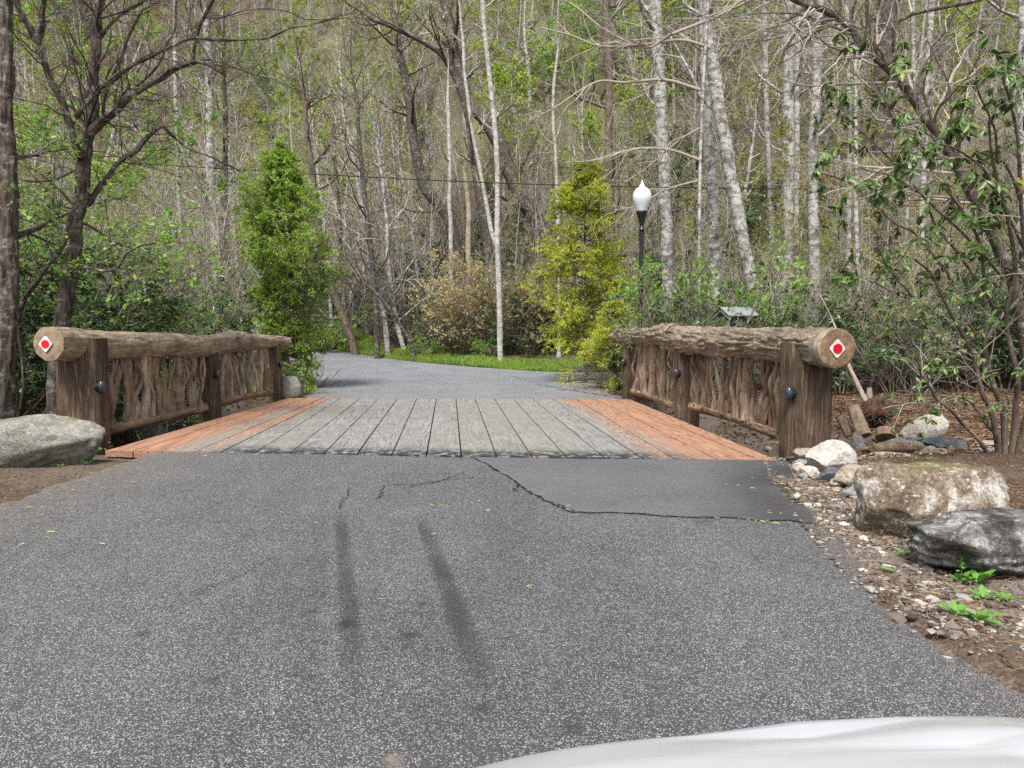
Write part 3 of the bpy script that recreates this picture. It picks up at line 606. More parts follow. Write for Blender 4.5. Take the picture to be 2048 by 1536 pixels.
def lamp_part(parent, org, c, dirv):
    dirv = nrm(np.array([dirv[0], dirv[1], 0.])); g = Geo(); v, f = ICO[3]; r_ = nrm(np.cross([0, 0, 1], dirv))
    pos = c+dirv*.03
    vv = pos+v[:, 0:1]*dirv*.045+v[:, 1:2]*r_*.05+v[:, 2:3]*np.array([0, 0, .075]); g.add(vv-org, f)
    o = link('lamp', g.mesh('lamp', M['lampglass']), parent)
    g = Geo(); tubes(g, np.array([[c-dirv*.02, c+dirv*.012]])-org, np.array([[.06, .055]]), 16, 0, None, True); link('lamp_base', g.mesh('lamp_base', M['black']), o)
def timber(cx, cy, wx, wy, z0, z1, rz, seed, notch=None):
    """squared round-cornered post; notch=(side, width, extra) raises a riser on that side"""
    g = Geo(); ns, nz = 56, 60; a = np.linspace(0, 2*pi, ns, endpoint=False); e = .58
    X = np.sign(np.cos(a))*np.abs(np.cos(a))**e*wx/2; Y = np.sign(np.sin(a))*np.abs(np.sin(a))**e*wy/2; z = np.linspace(0, 1, nz)
    XX_ = np.tile(X, (nz, 1)); YY_ = np.tile(Y, (nz, 1)); ztop = np.full(ns, z1)
    if notch: ztop = np.where(X*notch[0] > wx/2-notch[1], z1+notch[2], z1)
    Z = z0+(ztop[None]-z0)*z[:, None]
    d = .010*vn(np.stack([XX_*22, YY_*22, Z*1.3], -1), seed)+.007*vn(np.stack([XX_*50, YY_*50, Z*2.5], -1), seed+1)-.016*ss(.45, .6, vn(np.stack([XX_*14, YY_*14, Z*.5], -1), seed+2))
    rr = np.sqrt(XX_**2+YY_**2); XX_ = XX_*(1+d/rr); YY_ = YY_*(1+d/rr)
    cr, sr = cos(rz), sin(rz); v = np.stack([XX_*cr-YY_*sr+cx, XX_*sr+YY_*cr+cy, Z], -1)
    k = (np.arange(nz-1)[:, None]*ns+np.arange(ns)[None]).ravel(); k1 = (np.arange(nz-1)[:, None]*ns+(np.arange(ns)[None]+1) % ns).ravel(); g.add(v, np.stack([k, k1, k1+ns, k+ns], -1))
    top_ = v[-1]; cen = np.array([[cx, cy, z1]]); j = np.arange(ns); g.add(np.vstack([top_, cen]), np.stack([j, (j+1) % ns, np.full(ns, ns)], -1))
    return g
def bal(rg, p0, p1, r, seed, fork=False, bend=.06):
    n = 22; t = np.linspace(0, 1, n)[:, None]; p = p0+(p1-p0)*t; L = np.linalg.norm(p1-p0)
    ax = np.array([.25, .8, 0]); q = t[:, 0]*2.4+seed*3.7
    off = bend*(vn(np.stack([q, q*0, q*0], -1), seed)[:, None]*nrm(np.array([rg.normal()*.4, 1, 0]))+.5*vn(np.stack([q*1.7, q*0+3, q*0], -1), seed)[:, None]*np.array([1, 0, 0]))*np.sin(t*pi)**.6*2
    p = p+off; rad = r*(1.15-.35*t[:, 0])*(1+.12*vn(np.stack([q*3, q*0, q*0+9], -1), seed))
    return p, rad
def build_rail(label, group, A, B, logs, posts, sections, reflc, rg, barkkind, inward, side, stumpz, forkp=.3):
    org = np.array([A[0], A[1], 0.]); dirv = nrm(np.array([B[0]-A[0], B[1]-A[1], 0.]))
    root = thing('log_railing', label, 'railing', org, group)
    tops = []
    for li, (pts, kind, mt, endm) in enumerate(logs):
        path = [onrail(x, y, A, B) for x, y, r in pts]; rad = [r/F*q[1] for (x, y, r), q in zip(pts, path)]
        g, p, T, v = logmesh([q-org for q in path], rad, 120 if kind == 'bark' else 72, 620 if kind == 'bark' else 300, 11+li, .023 if kind == 'bark' else .013, kind, (0, 0), collar=(kind == 'bark' and li == 0))
        o = link('handrail_log', g.mesh('handrail_log', M[mt]), root)
        if kind == 'bark':
            ce = [p[0], p[0]+(p[10]-p[0])*.25, p[0]+(p[int(len(p)*.045)]-p[0])] if li == 0 else [p[0], p[6], p[14]]
            gcol, *_ = logmesh(ce, [rad[0]*1.0]*3 if li == 0 else [rad[0]*1.06]*3, 72, 30, 5, .006, 'smooth', (0, 0)); link('peeled_collar', gcol.mesh('peeled_collar', M['branch_pale']), o)
        tops.append((p+org, np.array(rad), rad))
        for e in (0, -1):
            c = p[e]; s_ = 1 if e == 0 else -1; ring = v[e]-c; nrg = 14; a = []
            for q in np.linspace(1, 0, nrg)[:-1]: a.append(ring*q)
            gg = Geo(); S_ = ring.shape[0]; vv = np.vstack(a+[np.zeros((1, 3))])
            bl = (1-np.concatenate([np.full(S_, q) for q in np.linspace(1, 0, nrg)[:-1]]+[[0]]))
            vv = vv+(-T[e]*s_)[None]*np.minimum(bl*3, 1)[:, None]*.006
            for q in range(nrg-2):
                j = np.arange(S_)+q*S_; j1 = (np.arange(S_)+1) % S_+q*S_
                gg.add(vv, np.stack([j, j1, j1+S_, j+S_], -1)[:, ::s_]) if q == 0 else gg.f.append((np.stack([j, j1, j1+S_, j+S_], -1)[:, ::s_], 0, np.full(S_, .5)))
            j = np.arange(S_)+(nrg-2)*S_; j1 = (np.arange(S_)+1) % S_+(nrg-2)*S_
            gg.f.append((np.stack([j, j1, np.full(S_, (nrg-1)*S_)], -1)[:, ::s_], 0, np.full(S_, .5)))
            link('cut_end', gg.mesh('cut_end', M[endm], False), o, c)
    def under(pt):
        best = 9; z = 1.0
        for p, r_, rad in tops:
            d = np.hypot(p[:, 0]-pt[0], p[:, 1]-pt[1]); i = d.argmin()
            if d[i] < best: best = d[i]; rr = np.interp(i/(len(p)-1), np.linspace(0, 1, len(rad)), rad); z = p[i, 2]-rr*.75
        return z
    for (pxc, pyb, wpx, dpt, riser, twin) in posts:
        Yb = None; q = railpt(pxc, A, B); wx = wpx/F*q[1]; z1 = under(q)+.05
        g = timber(q[0]-org[0], q[1]-org[1], wx, dpt, stumpz, z1, 0, int(pxc), (inward, min(wx*.38, .13), riser)); po = link('post', g.mesh('post', M['post'], True), root)
        if twin:
            tw = np.array([q[0]-inward*(wx/2+.05), q[1]+.16]); gp, *_ = logmesh([(tw[0]-org[0], tw[1]-org[1], stumpz), (tw[0]-org[0]+.005, tw[1]-org[1], z1-.02)], [.075, .07], 24, 40, int(pxc)+5, .008, 'post', (0, 1)); link('post', gp.mesh('post', M['post']), root)
        lc = np.array([q[0]+inward*(wx/2-.005), q[1]-dpt*.32, (z1)*.52+.12]); 
        lamp_part(root, org, lc, np.array([inward, -.25, 0]))
    for (x0, y0, x1, y1, rr, n, mats_) in sections:
        p0 = onrail(x0, y0, A, B); p1 = onrail(x1, y1, A, B); L = np.linalg.norm(p1-p0)
        mid = (p0+p1)/2+np.array([.02, 0, .015]); g, *_ = logmesh([p0-org, mid-org, p1-org], [rr, rr*.9, rr], 28, 90, int(x0), .012, 'smooth', (1, 1)); v_ = g.v[0]; v_[:, 2] = np.minimum(v_[:, 2], np.interp(v_[:, 1], *zip(*sorted([(p0[1]-org[1], p0[2]), (p1[1]-org[1], p1[2])])))+rr*.7); link('bottom_rail', g.mesh('bottom_rail', M['slab']), root)
        for k in range(n):
            t = (k+.5)/n+rg.uniform(-.25, .25)/n; b = p0+(p1-p0)*t; tt = t+rg.normal(0, .012 if forkp < .3 else .05); tp = p0+(p1-p0)*np.clip(tt, .02, .98); tp[2] = under(tp)+.04
            b = b+np.array([rg.uniform(-.05, .05), 0, rr*.3]); tp = tp+np.array([rg.uniform(-.04, .04), 0, 0])
            r = rg.choice([.02, .028, .038, .05, .062], p=[.22, .3, .26, .16, .06]); p, rad = bal(rg, b, tp, r, int(rg.integers(999)), bend=.028 if r > .045 else .045)
            gp, *_ = logmesh(p-org, rad, 14, 36, int(rg.integers(99)), .005, 'smooth', (0, 0))
            if rg.random() < forkp:
                i = rg.integers(6, 16); e = p[i]+np.array([rg.normal()*.05, rg.choice([-1, 1])*rg.uniform(.08, .2), 0]); e2 = e+np.array([0, rg.normal()*.06, 0]); e2[2] = min(under(e2)+.02, p[i][2]+.5); e[2] = (p[i][2]+e2[2])/2+.02
                g2, *_ = logmesh([p[i]-org, e-org, e2-org], [r*.6, r*.5, r*.4], 10, 20, 5, .003, 'smooth', (0, 0)); gp.add(g2.v[0], g2.f[0][0])
            link('baluster', gp.mesh('baluster', M[rg.choice(mats_)]), root)
    c = tops[0][0][0]; d0 = nrm(tops[0][0][0]-tops[0][0][2]); rd = tops[0][1][0]
    reflector(root, org, c+d0*.012+np.array(reflc)*rd, d0, rd*.42)
    return root
def rl(px, Yc): d = ray(px, 768); return (float(d[0]/d[1]*Yc), Yc)
LA, LB = rl(167, 8.75), rl(552, 14.5)
RA, RB = rl(1618, 7.2), rl(1259, 13.9)
left_logs = [([(97, 688, 31), (150, 688, 31), (215, 690, 27), (330, 690, 23), (400, 693, 21), (440, 688, 20.5), (475, 682, 20), (505, 684, 15), (545, 683, 12), (574, 684, 10)], 'smooth', 'log_smooth', 'end_pale')]
right_logs = [([(1674, 697, 41), (1630, 694, 39), (1560, 689, 33), (1500, 686, 31), (1430, 684, 30), (1385, 681, 28), (1350, 679, 28)], 'bark', 'log_bark', 'end_dark'),
              ([(1352, 674, 25), (1325, 669, 22), (1300, 673, 17), (1265, 674, 16), (1233, 672, 14)], 'bark', 'log_bark', 'end_dark')]
rgL = np.random.default_rng(21); rgR = np.random.default_rng(8)
build_rail('left log railing of the bridge with smooth barkless handrail and crooked branch balusters', 'rustic log railings of the bridge', LA, LB, left_logs,
           [(167, 890, 80, .42, .16, 0), (418, 833, 36, .26, .10, 0), (551, 797, 22, .22, .06, 0)],
           [(213, 860, 408, 816, .078, 24, ['branch', 'branch', 'branch_pale']), (436, 805, 540, 783, .075, 18, ['branch', 'branch_pale', 'branch'])], (-.12, 0, 0), rgL, 'smooth', 1, 0, -.35, .2)
build_rail('right log railing of the bridge with thick deeply furrowed bark handrail and tangled balusters', 'rustic log railings of the bridge', RA, RB, right_logs,
           [(1612, 920, 92, .42, .13, 1), (1371, 842, 42, .26, .08, 1), (1259, 797, 27, .22, .05, 0)],
           [(1562, 868, 1385, 812, .075, 27, ['branch', 'branch_dark', 'branch_dark', 'branch_pale']), (1352, 812, 1268, 782, .07, 17, ['branch_dark', 'branch', 'branch'])], (-.02, 0, 0), rgR, 'bark', -1, 0, -.35, .6)

# ------------------------------------------------------------------ rocks, logs and driftwood
RK = rock_px
RK('boulder', 'large smooth grey boulder leaning against the left near post', 'boulder', -300, 842, 138, 938, M['rock_boulder'], 4, .3, rough=.12, cuts=6, cutd=(.8, .98), sub=5, sq=2.8, tilt=-.10, sink=.55)
RK('boulder', 'small pale grey boulder at the left picture edge behind the large smooth one', 'boulder', -70, 843, 48, 884, M['rock_boulder'], 5, .6, rough=.1, cuts=3)
RK('boulder', 'squared grey boulder at the far end of the left railing', 'boulder', 561, 754, 600, 796, M['rock_boulder'], 16, .9, rough=.06, cuts=5, cutd=(.9, 1.1), sq=5)
RK('boulder', 'white rounded boulder at the foot of the right near post', 'boulder', 1622, 883, 1728, 955, M['rock_white'], 7, .7, rough=.1, cuts=4, sub=5)
RK('stone', 'brown stone tucked between the white boulder and the right near post', 'stone', 1592, 894, 1650, 930, M['rock_tan'], 8, .8)
RK('stone', 'pale yellowish long stone lowest at the asphalt edge below the post', 'stone', 1600, 932, 1641, 958, M['rock_white'], 9, .5, rz=-.7)
RK('stone', 'small cream stone beside the asphalt patch corner', 'stone', 1586, 926, 1614, 948, M['rock_white'], 10, .6, rz=-.5)
RK('stone', 'little round pebble-like stone below the cream stones', 'stone', 1600, 946, 1624, 960, M['rock_grey'], 12, .9)
RK('stone', 'small grey stone on top of the cream stones by the post', 'stone', 1588, 916, 1620, 934, M['rock_grey'], 11, .8)
RK('stone', 'flat dark slate stone in front of the white boulder', 'stone', 1638, 931, 1712, 966, M['rock_dark'], 13, .5, tilt=-.2, rough=.08, cuts=4)
RK('stone', 'mossy tan wedge stone right of the dark slate stone', 'stone', 1676, 927, 1765, 980, M['rock_tan'], 14, .6, tilt=-.15)
RK('boulder', 'big squared boulder with mossy top and brown stained face beside the road', 'boulder', 1752, 936, 2038, 1080, M['rock_block'], 22, .5, rough=.10, cuts=8, cutd=(.85, 1.1), sub=5, sq=6, rz=-.06)
RK('boulder', 'dark lichened layered boulder at the right picture edge', 'boulder', 1878, 1026, 2190, 1162, M['rock_lichen'], 23, .6, rough=.13, cuts=6, cutd=(.85, 1.1), sub=5, layer=.07, sq=5)
RK('stone', 'white flat stone behind the mossy top of the big squared boulder', 'stone', 1772, 914, 1838, 934, M['rock_white'], 17, .5, Yb=6.95)
RK('stone', 'pale angular stone right of the white rounded boulder', 'stone', 1722, 908, 1772, 935, M['rock_white'], 18, .6, Yb=7.0)
RK('stone', 'blue grey flat slab under the driftwood', 'stone', 1698, 873, 1745, 900, M['rock_grey'], 19, .7, cuts=5, Yb=7.7)
RK('stone', 'long flat grey slab stone running under the pale upper boulder', 'stone', 1738, 884, 1862, 922, M['rock_grey'], 20, .35, rough=.1, cuts=6, Yb=7.4, layer=.05, sq=4)
RK('boulder', 'white boulder lying tilted highest in the right rock pile', 'boulder', 1815, 832, 1928, 892, M['rock_white'], 25, .6, tilt=-.35, rough=.07, cuts=3, Yb=8.0, sub=5)
RK('boulder', 'dark striped boulder right under the tilted white boulder', 'boulder', 1850, 874, 1972, 922, M['rock_dark'], 26, .55, cuts=7, Yb=7.4, layer=.07)
RK('stone', 'pale stone behind the shrub stems at the right picture edge', 'stone', 1962, 880, 2060, 915, M['rock_tan'], 27, .6, Yb=7.6)
for i, (a, b_2, c_, d_) in enumerate([(1680, 972, 1752, 1002), (1705, 966, 1735, 984), (1700, 985, 1748, 1003), (1735, 1030, 1756, 1042)]):
    RK('stone', ['flat layered grey stone half buried left of the big squared boulder', 'small white chip of stone above the half buried grey stone', 'pale splinter of stone beside the half buried grey stone', 'small rounded blue grey stone in gravel left of the squared boulder'][i], 'stone', a, b_2, c_, d_, M[['rock_grey', 'rock_white', 'rock_tan', 'rock_grey'][i]], 40+i, .6, sub=3)
RK('boulder', 'grey boulder in the stream bank seen through the left balusters', 'boulder', 240, 738, 332, 776, M['rock_boulder'], 50, .7, Yb=13.2)
for i, (a, b_2, c_, d_, m_, yb, t_, lab) in enumerate([(1660, 906, 1745, 932, 'rock_tan', 7.25, .1, 'flat tan slab between the white rounded boulder and the long grey slab'), (1740, 902, 1835, 926, 'rock_white', 7.0, -.08, 'wide pale flat slab in front of the long grey slab'),
    (1845, 908, 1930, 930, 'rock_white', 6.9, .06, 'pale flat slab right of the widest flat slab'), (1925, 898, 2010, 922, 'rock_grey', 7.1, -.1, 'flat grey slab beside the stems of the glossy shrub'), (1770, 866, 1850, 886, 'rock_tan', 8.1, .12, 'tan flat slab behind the long grey slab'),
    (1668, 962, 1735, 984, 'rock_white', 5.95, .08, 'cream slab fragment between the wedge stone and the asphalt')]):
    RK('stone', lab, 'stone', a, b_2, c_, d_, M[m_], 500+i, .55, tilt=t_, rough=.09, cuts=6, sq=3.5, layer=.04, Yb=yb, sink=.05, rz=.2*(-1)**i)
rg_ = np.random.default_rng(99)
for i in range(20):
    a = rg_.uniform(1655, 1770) if i % 2 else rg_.uniform(1745, 1960); b_2 = rg_.uniform(962, 1008) if i % 2 else rg_.uniform(890, 926); w_ = rg_.uniform(16, 48); h_ = w_*rg_.uniform(.35, .6)
    RK('stone', 'small stone wedged in the rock pile between the right post and the squared boulder' if i % 2 else 'small stone lying in the rock pile under the tilted white boulder', 'stone', a, b_2-h_, a+w_, b_2, M[['rock_white', 'rock_tan', 'rock_grey', 'rock_white'][int(rg_.integers(4))]], 300+i, .7, rz=rg_.uniform(-.6, .6), sub=3, group='small stones filling the gaps near the road' if i % 2 else 'small stones in the back of the rock pile', Yb=None if i % 2 else rg_.uniform(6.8, 7.8))
def piece(name, label, cat, pts, rad, mat, seed, kind='smooth', amp=.01, endm='end_pale', sides=30, rings=60):
    pts = [np.array(p) for p in pts]; org = pts[0].copy(); root = thing(name, label, cat, org)
    g, p, T, v = logmesh([q-org for q in pts], rad, sides, rings, seed, amp, kind, (1, 1)); o = link('bark' if endm else 'wood', g.mesh(name, M[mat]), root)
    if endm:
        for e, s_ in ((0, -1), (-1, 1)):
            gg = Geo(); ring = v[e]-p[e]; vv = np.vstack([ring*.985, np.zeros((1, 3))])+T[e]*s_*.004; S_ = len(ring); j = np.arange(S_)
            gg.add(vv, np.stack([j, (j+1) % S_, np.full(S_, S_)], -1)[:, ::(-s_)]); link('cut_end', gg.mesh('cut_end', M[endm], False), root, p[e])
    return root
piece('firewood_log', 'pale short firewood log leaning upright behind the right near post', 'log', [P(1728, 872, 7.9), P(1706, 814, 8.1)], [.085, .075], 'firewood', 3)
piece('firewood_log', 'darker thin log leaning behind the pale firewood log', 'log', [P(1700, 872, 8.1), P(1680, 832, 8.2)], [.06, .055], 'branch', 4)
piece('firewood_log', 'short cut stump with pale top next to the firewood log', 'log', [P(1772, 876, 7.9), P(1772, 861, 7.95)], [.115, .115], 'firewood', 5, endm='end_pale')
piece('driftwood', 'weathered driftwood plank lying across the flat slabs', 'driftwood', [P(1718, 903, 7.3), P(1760, 893, 7.5), P(1806, 878, 7.7)], [.025, .05, .03], 'branch', 6, amp=.02, endm=None)
piece('driftwood', 'long split wood piece lying on the long grey slab', 'driftwood', [P(1745, 898, 7.2), P(1800, 893, 7.25), P(1858, 897, 7.3)], [.045, .055, .03], 'slab', 7, amp=.015, endm=None)
piece('dead_branch', 'pale bare branch leaning behind the end of the right handrail log', 'branch', [P(1731, 802, 8.6), P(1712, 762, 8.7), P(1698, 730, 8.8), P(1665, 640, 9.2), P(1640, 590, 9.4)], [.03, .026, .022, .011, .005], 'branch_pale', 8, endm=None, rings=80, sides=10, amp=.004)
piece('broken_stake', 'short broken wooden stake standing behind the root ball', 'stake', [P(1739, 800, 9.4), P(1738, 776, 9.4)], [.035, .03], 'branch_pale', 9)
piece('dead_branch', 'white stripped stick lying behind the big squared boulder', 'branch', [P(1885, 930, 6.3), P(1945, 937, 6.25), P(2028, 945, 6.1)], [.012, .017, .012], 'branch_pale', 10, endm=None, sides=10, amp=.003)
piece('dead_branch', 'dark stick lying on gravel between asphalt and boulders', 'branch', [P(1655, 1075, 4.5), P(1695, 1100, 4.2), P(1742, 1130, 4.0)], [.006, .009, .006], 'branch', 11, endm=None, sides=8, amp=.002)
rb = thing('root_ball', 'dark brown shaggy root ball of an upturned stump behind the firewood', 'root ball', (0, 0, 0)); c0 = P(1752, 822, 9.0); rb.location = c0
g = rockgeo(61, (.42, .4, .34), 4, .3, 2); link('soil_clump', g.mesh('soil_clump', plain('root_soil', (.075, .042, .028), .95, .1, (20, .4, 1.8))), rb)
rg = np.random.default_rng(6); d = nrm(rg.normal(size=(260, 3))); p0 = d*np.array([.18, .17, .14]); pts = np.stack([p0, p0+d*.05+rg.normal(0, .02, (260, 3)), p0+d*.08+rg.normal(0, .04, (260, 3))], 1)
g = Geo(); tubes(g, pts, np.tile([.004, .003, .0015], (260, 1)), 4, 0, rg.random(260)); link('roots', g.mesh('roots', M['twig_dark']), rb)

# ------------------------------------------------------------------ gravel, dead leaves, grass (stuff)
def scatter_stones(name, label, cat, X, Y, S, seed):
    rg = np.random.default_rng(seed); n = len(X); v, f = ICO[1]; sc = np.stack([S*rg.uniform(.7, 1.3, n), S*rg.uniform(.7, 1.3, n), S*rg.uniform(.3, .6, n)], -1); an = rg.uniform(0, 2*pi, n)
    vj = v[None]*(1+.3*rg.normal(size=(n, len(v), 1))*.6)*sc[:, None]; ca, sa = np.cos(an)[:, None], np.sin(an)[:, None]
    V_ = np.stack([vj[..., 0]*ca-vj[..., 1]*sa+X[:, None], vj[..., 0]*sa+vj[..., 1]*ca+Y[:, None], vj[..., 2]+hgt(X, Y)[:, None]+sc[:, 2:3]*.3], -1)
    g = Geo(); g.add(V_, (f[None]+(np.arange(n)*len(v))[:, None, None]).reshape(-1, 3), 0, np.repeat(np.clip(rg.normal(.42, .27, n), 0, 1), len(f)))
    return tag(link(name, g.mesh(name, M['pebble'], False)), label, cat, kind='stuff')
rg = np.random.default_rng(12); n = 24000
Y1 = rg.uniform(1.3, 7.4, n); X1 = np.interp(Y1, NRy, NRx)+np.abs(rg.normal(0, .42, n))-np.where(rg.random(n) < .3, .16, .04); k = vn(np.stack([X1*2, Y1*2, X1*0], -1), 3)+rg.normal(0, .3, n) > -.25; k &= rg.random(n) < .5+.5*ss(2.6, 4.2, Y1)
n2 = 1500; X2 = rg.uniform(-6.5, 5.2, n2); Y2 = ynear(X2)+rg.uniform(.3, 5.9, n2)
X3 = np.interp(rg.uniform(0, 1, 900), [0, 1], [3.2, 6.5]); Y3 = rg.uniform(14, 17.6, 900)
X = np.concatenate([X1[k], X2, X3]); Y = np.concatenate([Y1[k], Y2, Y3])
S = np.concatenate([np.exp(rg.normal(-5.0, .6, k.sum())), np.exp(rg.normal(-2.9, .45, n2)), np.exp(rg.normal(-4, .3, 900))])
scatter_stones('gravel', 'loose pale gravel along the road edge and stream bed', 'gravel', X, Y, S, 1)
n = 26000; regs = []
X = np.concatenate([rg.uniform(3.4, 14, n), rg.uniform(-12, -3.6, 9000), rg.uniform(-5, 12, 6000), rg.uniform(2.1, 4.6, 4200), rg.uniform(-4.6, -3.1, 1000)]); 
Y = np.concatenate([rg.uniform(4.6, 17, n), rg.uniform(5, 16, 9000), rg.uniform(24.5, 31, 6000), rg.uniform(1.3, 6.8, 4200), rg.uniform(3, 8.3, 1000)])
ok = (inroad(X, Y) < .5) & ~((np.abs(X) < 3.8) & (Y > 6.8) & (Y < 14.8)); X, Y = X[ok], Y[ok]; n = len(X)
pos = np.stack([X, Y, hgt(X, Y)+rg.uniform(.004, .03, n)], -1); ax = nrm(np.stack([rg.normal(size=n), rg.normal(size=n), rg.normal(0, .25, n)], -1)); no = nrm(np.stack([rg.normal(0, .35, n), rg.normal(0, .35, n), np.ones(n)], -1))
near = (X > 0) & (Y < 6.8); L = rg.uniform(.03, .10, n)*np.where(near | (X < 0) & (Y < 8.3) & (X > -4.7), .36, 1)
g = Geo(); leaves(g, pos, ax, no, L, L*rg.uniform(.3, .6, n), 0, (KITE[0]*np.array([1, 1, 3.]), KITE[1]), rg.beta(1.6, 1.8, n))
# needles and twig bits
m_ = 9000; X = np.concatenate([rg.uniform(2.1, 4.6, 5000), rg.uniform(4, 12, 4000)]); Y = np.concatenate([rg.uniform(1.3, 7, 5000), rg.uniform(6.5, 15, 4000)]); ok = inroad(X, Y) < .5; X, Y = X[ok], Y[ok]; m_ = len(X)
an = rg.uniform(0, 2*pi, m_); L = rg.uniform(.04, .14, m_)*np.where(Y > 7, 2.5, .8); p0 = np.stack([X, Y, hgt(X, Y)+.012], -1); d = np.stack([np.cos(an)*L, np.sin(an)*L, rg.uniform(0, .12, m_)*L], -1)
tubes(g, np.stack([p0, p0+d*.5+rg.normal(0, .006, (m_, 3)), p0+d], 1), np.tile([.0028, .0025, .0015], (m_, 1))*np.where(Y > 7, 2., .8)[:, None], 3, 0, rg.uniform(.3, 1, m_))
tag(link('leaf_litter', g.mesh('leaf_litter', M['litter'], False)), 'brown dead leaves and needles covering the banks', 'dead leaves', kind='stuff')
# fallen catkins on asphalt
n = 520; pxs = rg.uniform(0, 2048, n); pys = rg.uniform(905, 1100, n)**1.0; W = np.array([G(a, b_2) for a, b_2 in zip(pxs, pys)]); k = (W[:, 0] > nl(W[:, 1])) & (W[:, 0] < nr(W[:, 1])) & (W[:, 1] < ynear(W[:, 0])-.1) & ((rg.random(n) < .08) | (W[:, 0] > 2.3)&(rg.random(n) < .5) | (W[:, 0] < -2.4)&(rg.random(n) < .5)); W = W[k]; n = len(W)
W2 = np.array([G(a, b_2) for a, b_2 in [(1705, 1183), (1712, 1180), (1500, 1043), (1520, 1046), (1540, 1048), (1560, 1052), (1480, 1042), (1600, 1060), (1590, 1055), (860, 1015), (1063, 1185), (1745, 1085), (1440, 1040)]]); W = np.vstack([W, W2]); n = len(W)
dk = np.stack([rg.uniform(-3, 3.3, 50), rg.uniform(8.3, 13.5, 50), np.full(50, .018)], -1); dk = dk[np.abs(dk[:, 0]) > 2.0]; W[:, 2] = roadz(W[:, 0], W[:, 1])+.018; W = np.vstack([W, dk]); n = len(W)
an = rg.uniform(0, 2*pi, n); L = rg.uniform(.015, .05, n); d = np.stack([np.cos(an), np.sin(an), an*0], -1)*L[:, None]; q = np.stack([-np.sin(an), np.cos(an), an*0], -1)*(L*rg.normal(0, .3, n))[:, None]
g = Geo(); tubes(g, np.stack([W, W+d*.5+q, W+d], 1), np.tile([.002, .0035, .002], (n, 1)), 4, 0, rg.uniform(0, 1, n)); 
tag(link('fallen_catkins', g.mesh('fallen_catkins', leafmat('catkin', [(.20, .13, .05), (.36, .34, .10), (.50, .50, .18)], 0, .9))), 'yellow catkins and twig bits fallen on the asphalt and deck', 'catkins', kind='stuff')
# grass on the far verge
n = 130000; X = rg.uniform(-12, 6, n); yu = np.interp(X, UPE[::-1, 0], UPE[::-1, 1]); wv = 1.5+3.2*ss(-1, -6.5, X); Y = yu+rg.uniform(0, 1, n)**1.2*wv
k = vn(np.stack([X*1.5, Y*1.5, X*0], -1), 77)+rg.normal(0, .4, n) > -.7+.6*(Y-yu)/wv; X, Y = X[k], Y[k]
Xa = rg.uniform(-4.6, -2.9, 1500); Ya = rg.uniform(15.5, 21, 1500); kk = (inroad(Xa, Ya) < .5); X = np.concatenate([X, Xa[kk]]); Y = np.concatenate([Y, Ya[kk]]); n = len(X)
pos = np.stack([X, Y, hgt(X, Y)-.01], -1); ax = nrm(np.stack([rg.normal(0, .35, n), rg.normal(0, .35, n), np.ones(n)], -1)); no = nrm(np.stack([rg.normal(size=n), rg.normal(size=n), rg.normal(0, .2, n)], -1))
L = rg.uniform(.07, .2, n)*(.6+.5*(vn(pos*.9, 5)+1)/1.); g = Geo(); leaves(g, pos, ax, no, L, .02, 0, DIAM, rg.random(n))
tag(link('grass', g.mesh('grass', M['grass'], False)), 'bright green grass verge along the far road', 'grass', kind='stuff')

# ------------------------------------------------------------------ plants: builders
def crown_leaves(rg, g, Pn, per, size, mat, tm=DIAM, asp=.6, flat=.3, clump=.0, spread=.6, rlo=0., rhi=1.):
    M_, N_, _ = Pn.shape; idx = np.repeat(np.arange(M_), per)
    if clump:
        c = vn(Pn[:, -1]*clump_freq, 31); keep = c[idx]+rg.normal(0, .25, len(idx)) > clump-1; idx = idx[keep]
    n = len(idx)
    if n == 0: return
    t = rg.uniform(.25, 1, n)*(N_-1); i = np.minimum(t.astype(int), N_-2); a = (t-i)[:, None]; p = Pn[idx, i]*(1-a)+Pn[idx, i+1]*a; tan = nrm(Pn[idx, i+1]-Pn[idx, i])
    ax = nrm(tan*.6+rg.normal(0, spread, (n, 3))*np.array([1, 1, 1-flat])); no = nrm(rg.normal(0, 1, (n, 3))*(1-flat)+np.array([0, 0, 1.3*flat+.2]))
    L = size*rg.uniform(.6, 1.3, n); cl = .5+.35*vn(p*1.3, 12); leaves(g, p, ax, no, L, L*asp, mat, tm, np.clip(cl+rg.normal(0, .2, n), rlo, rhi))
clump_freq = .5
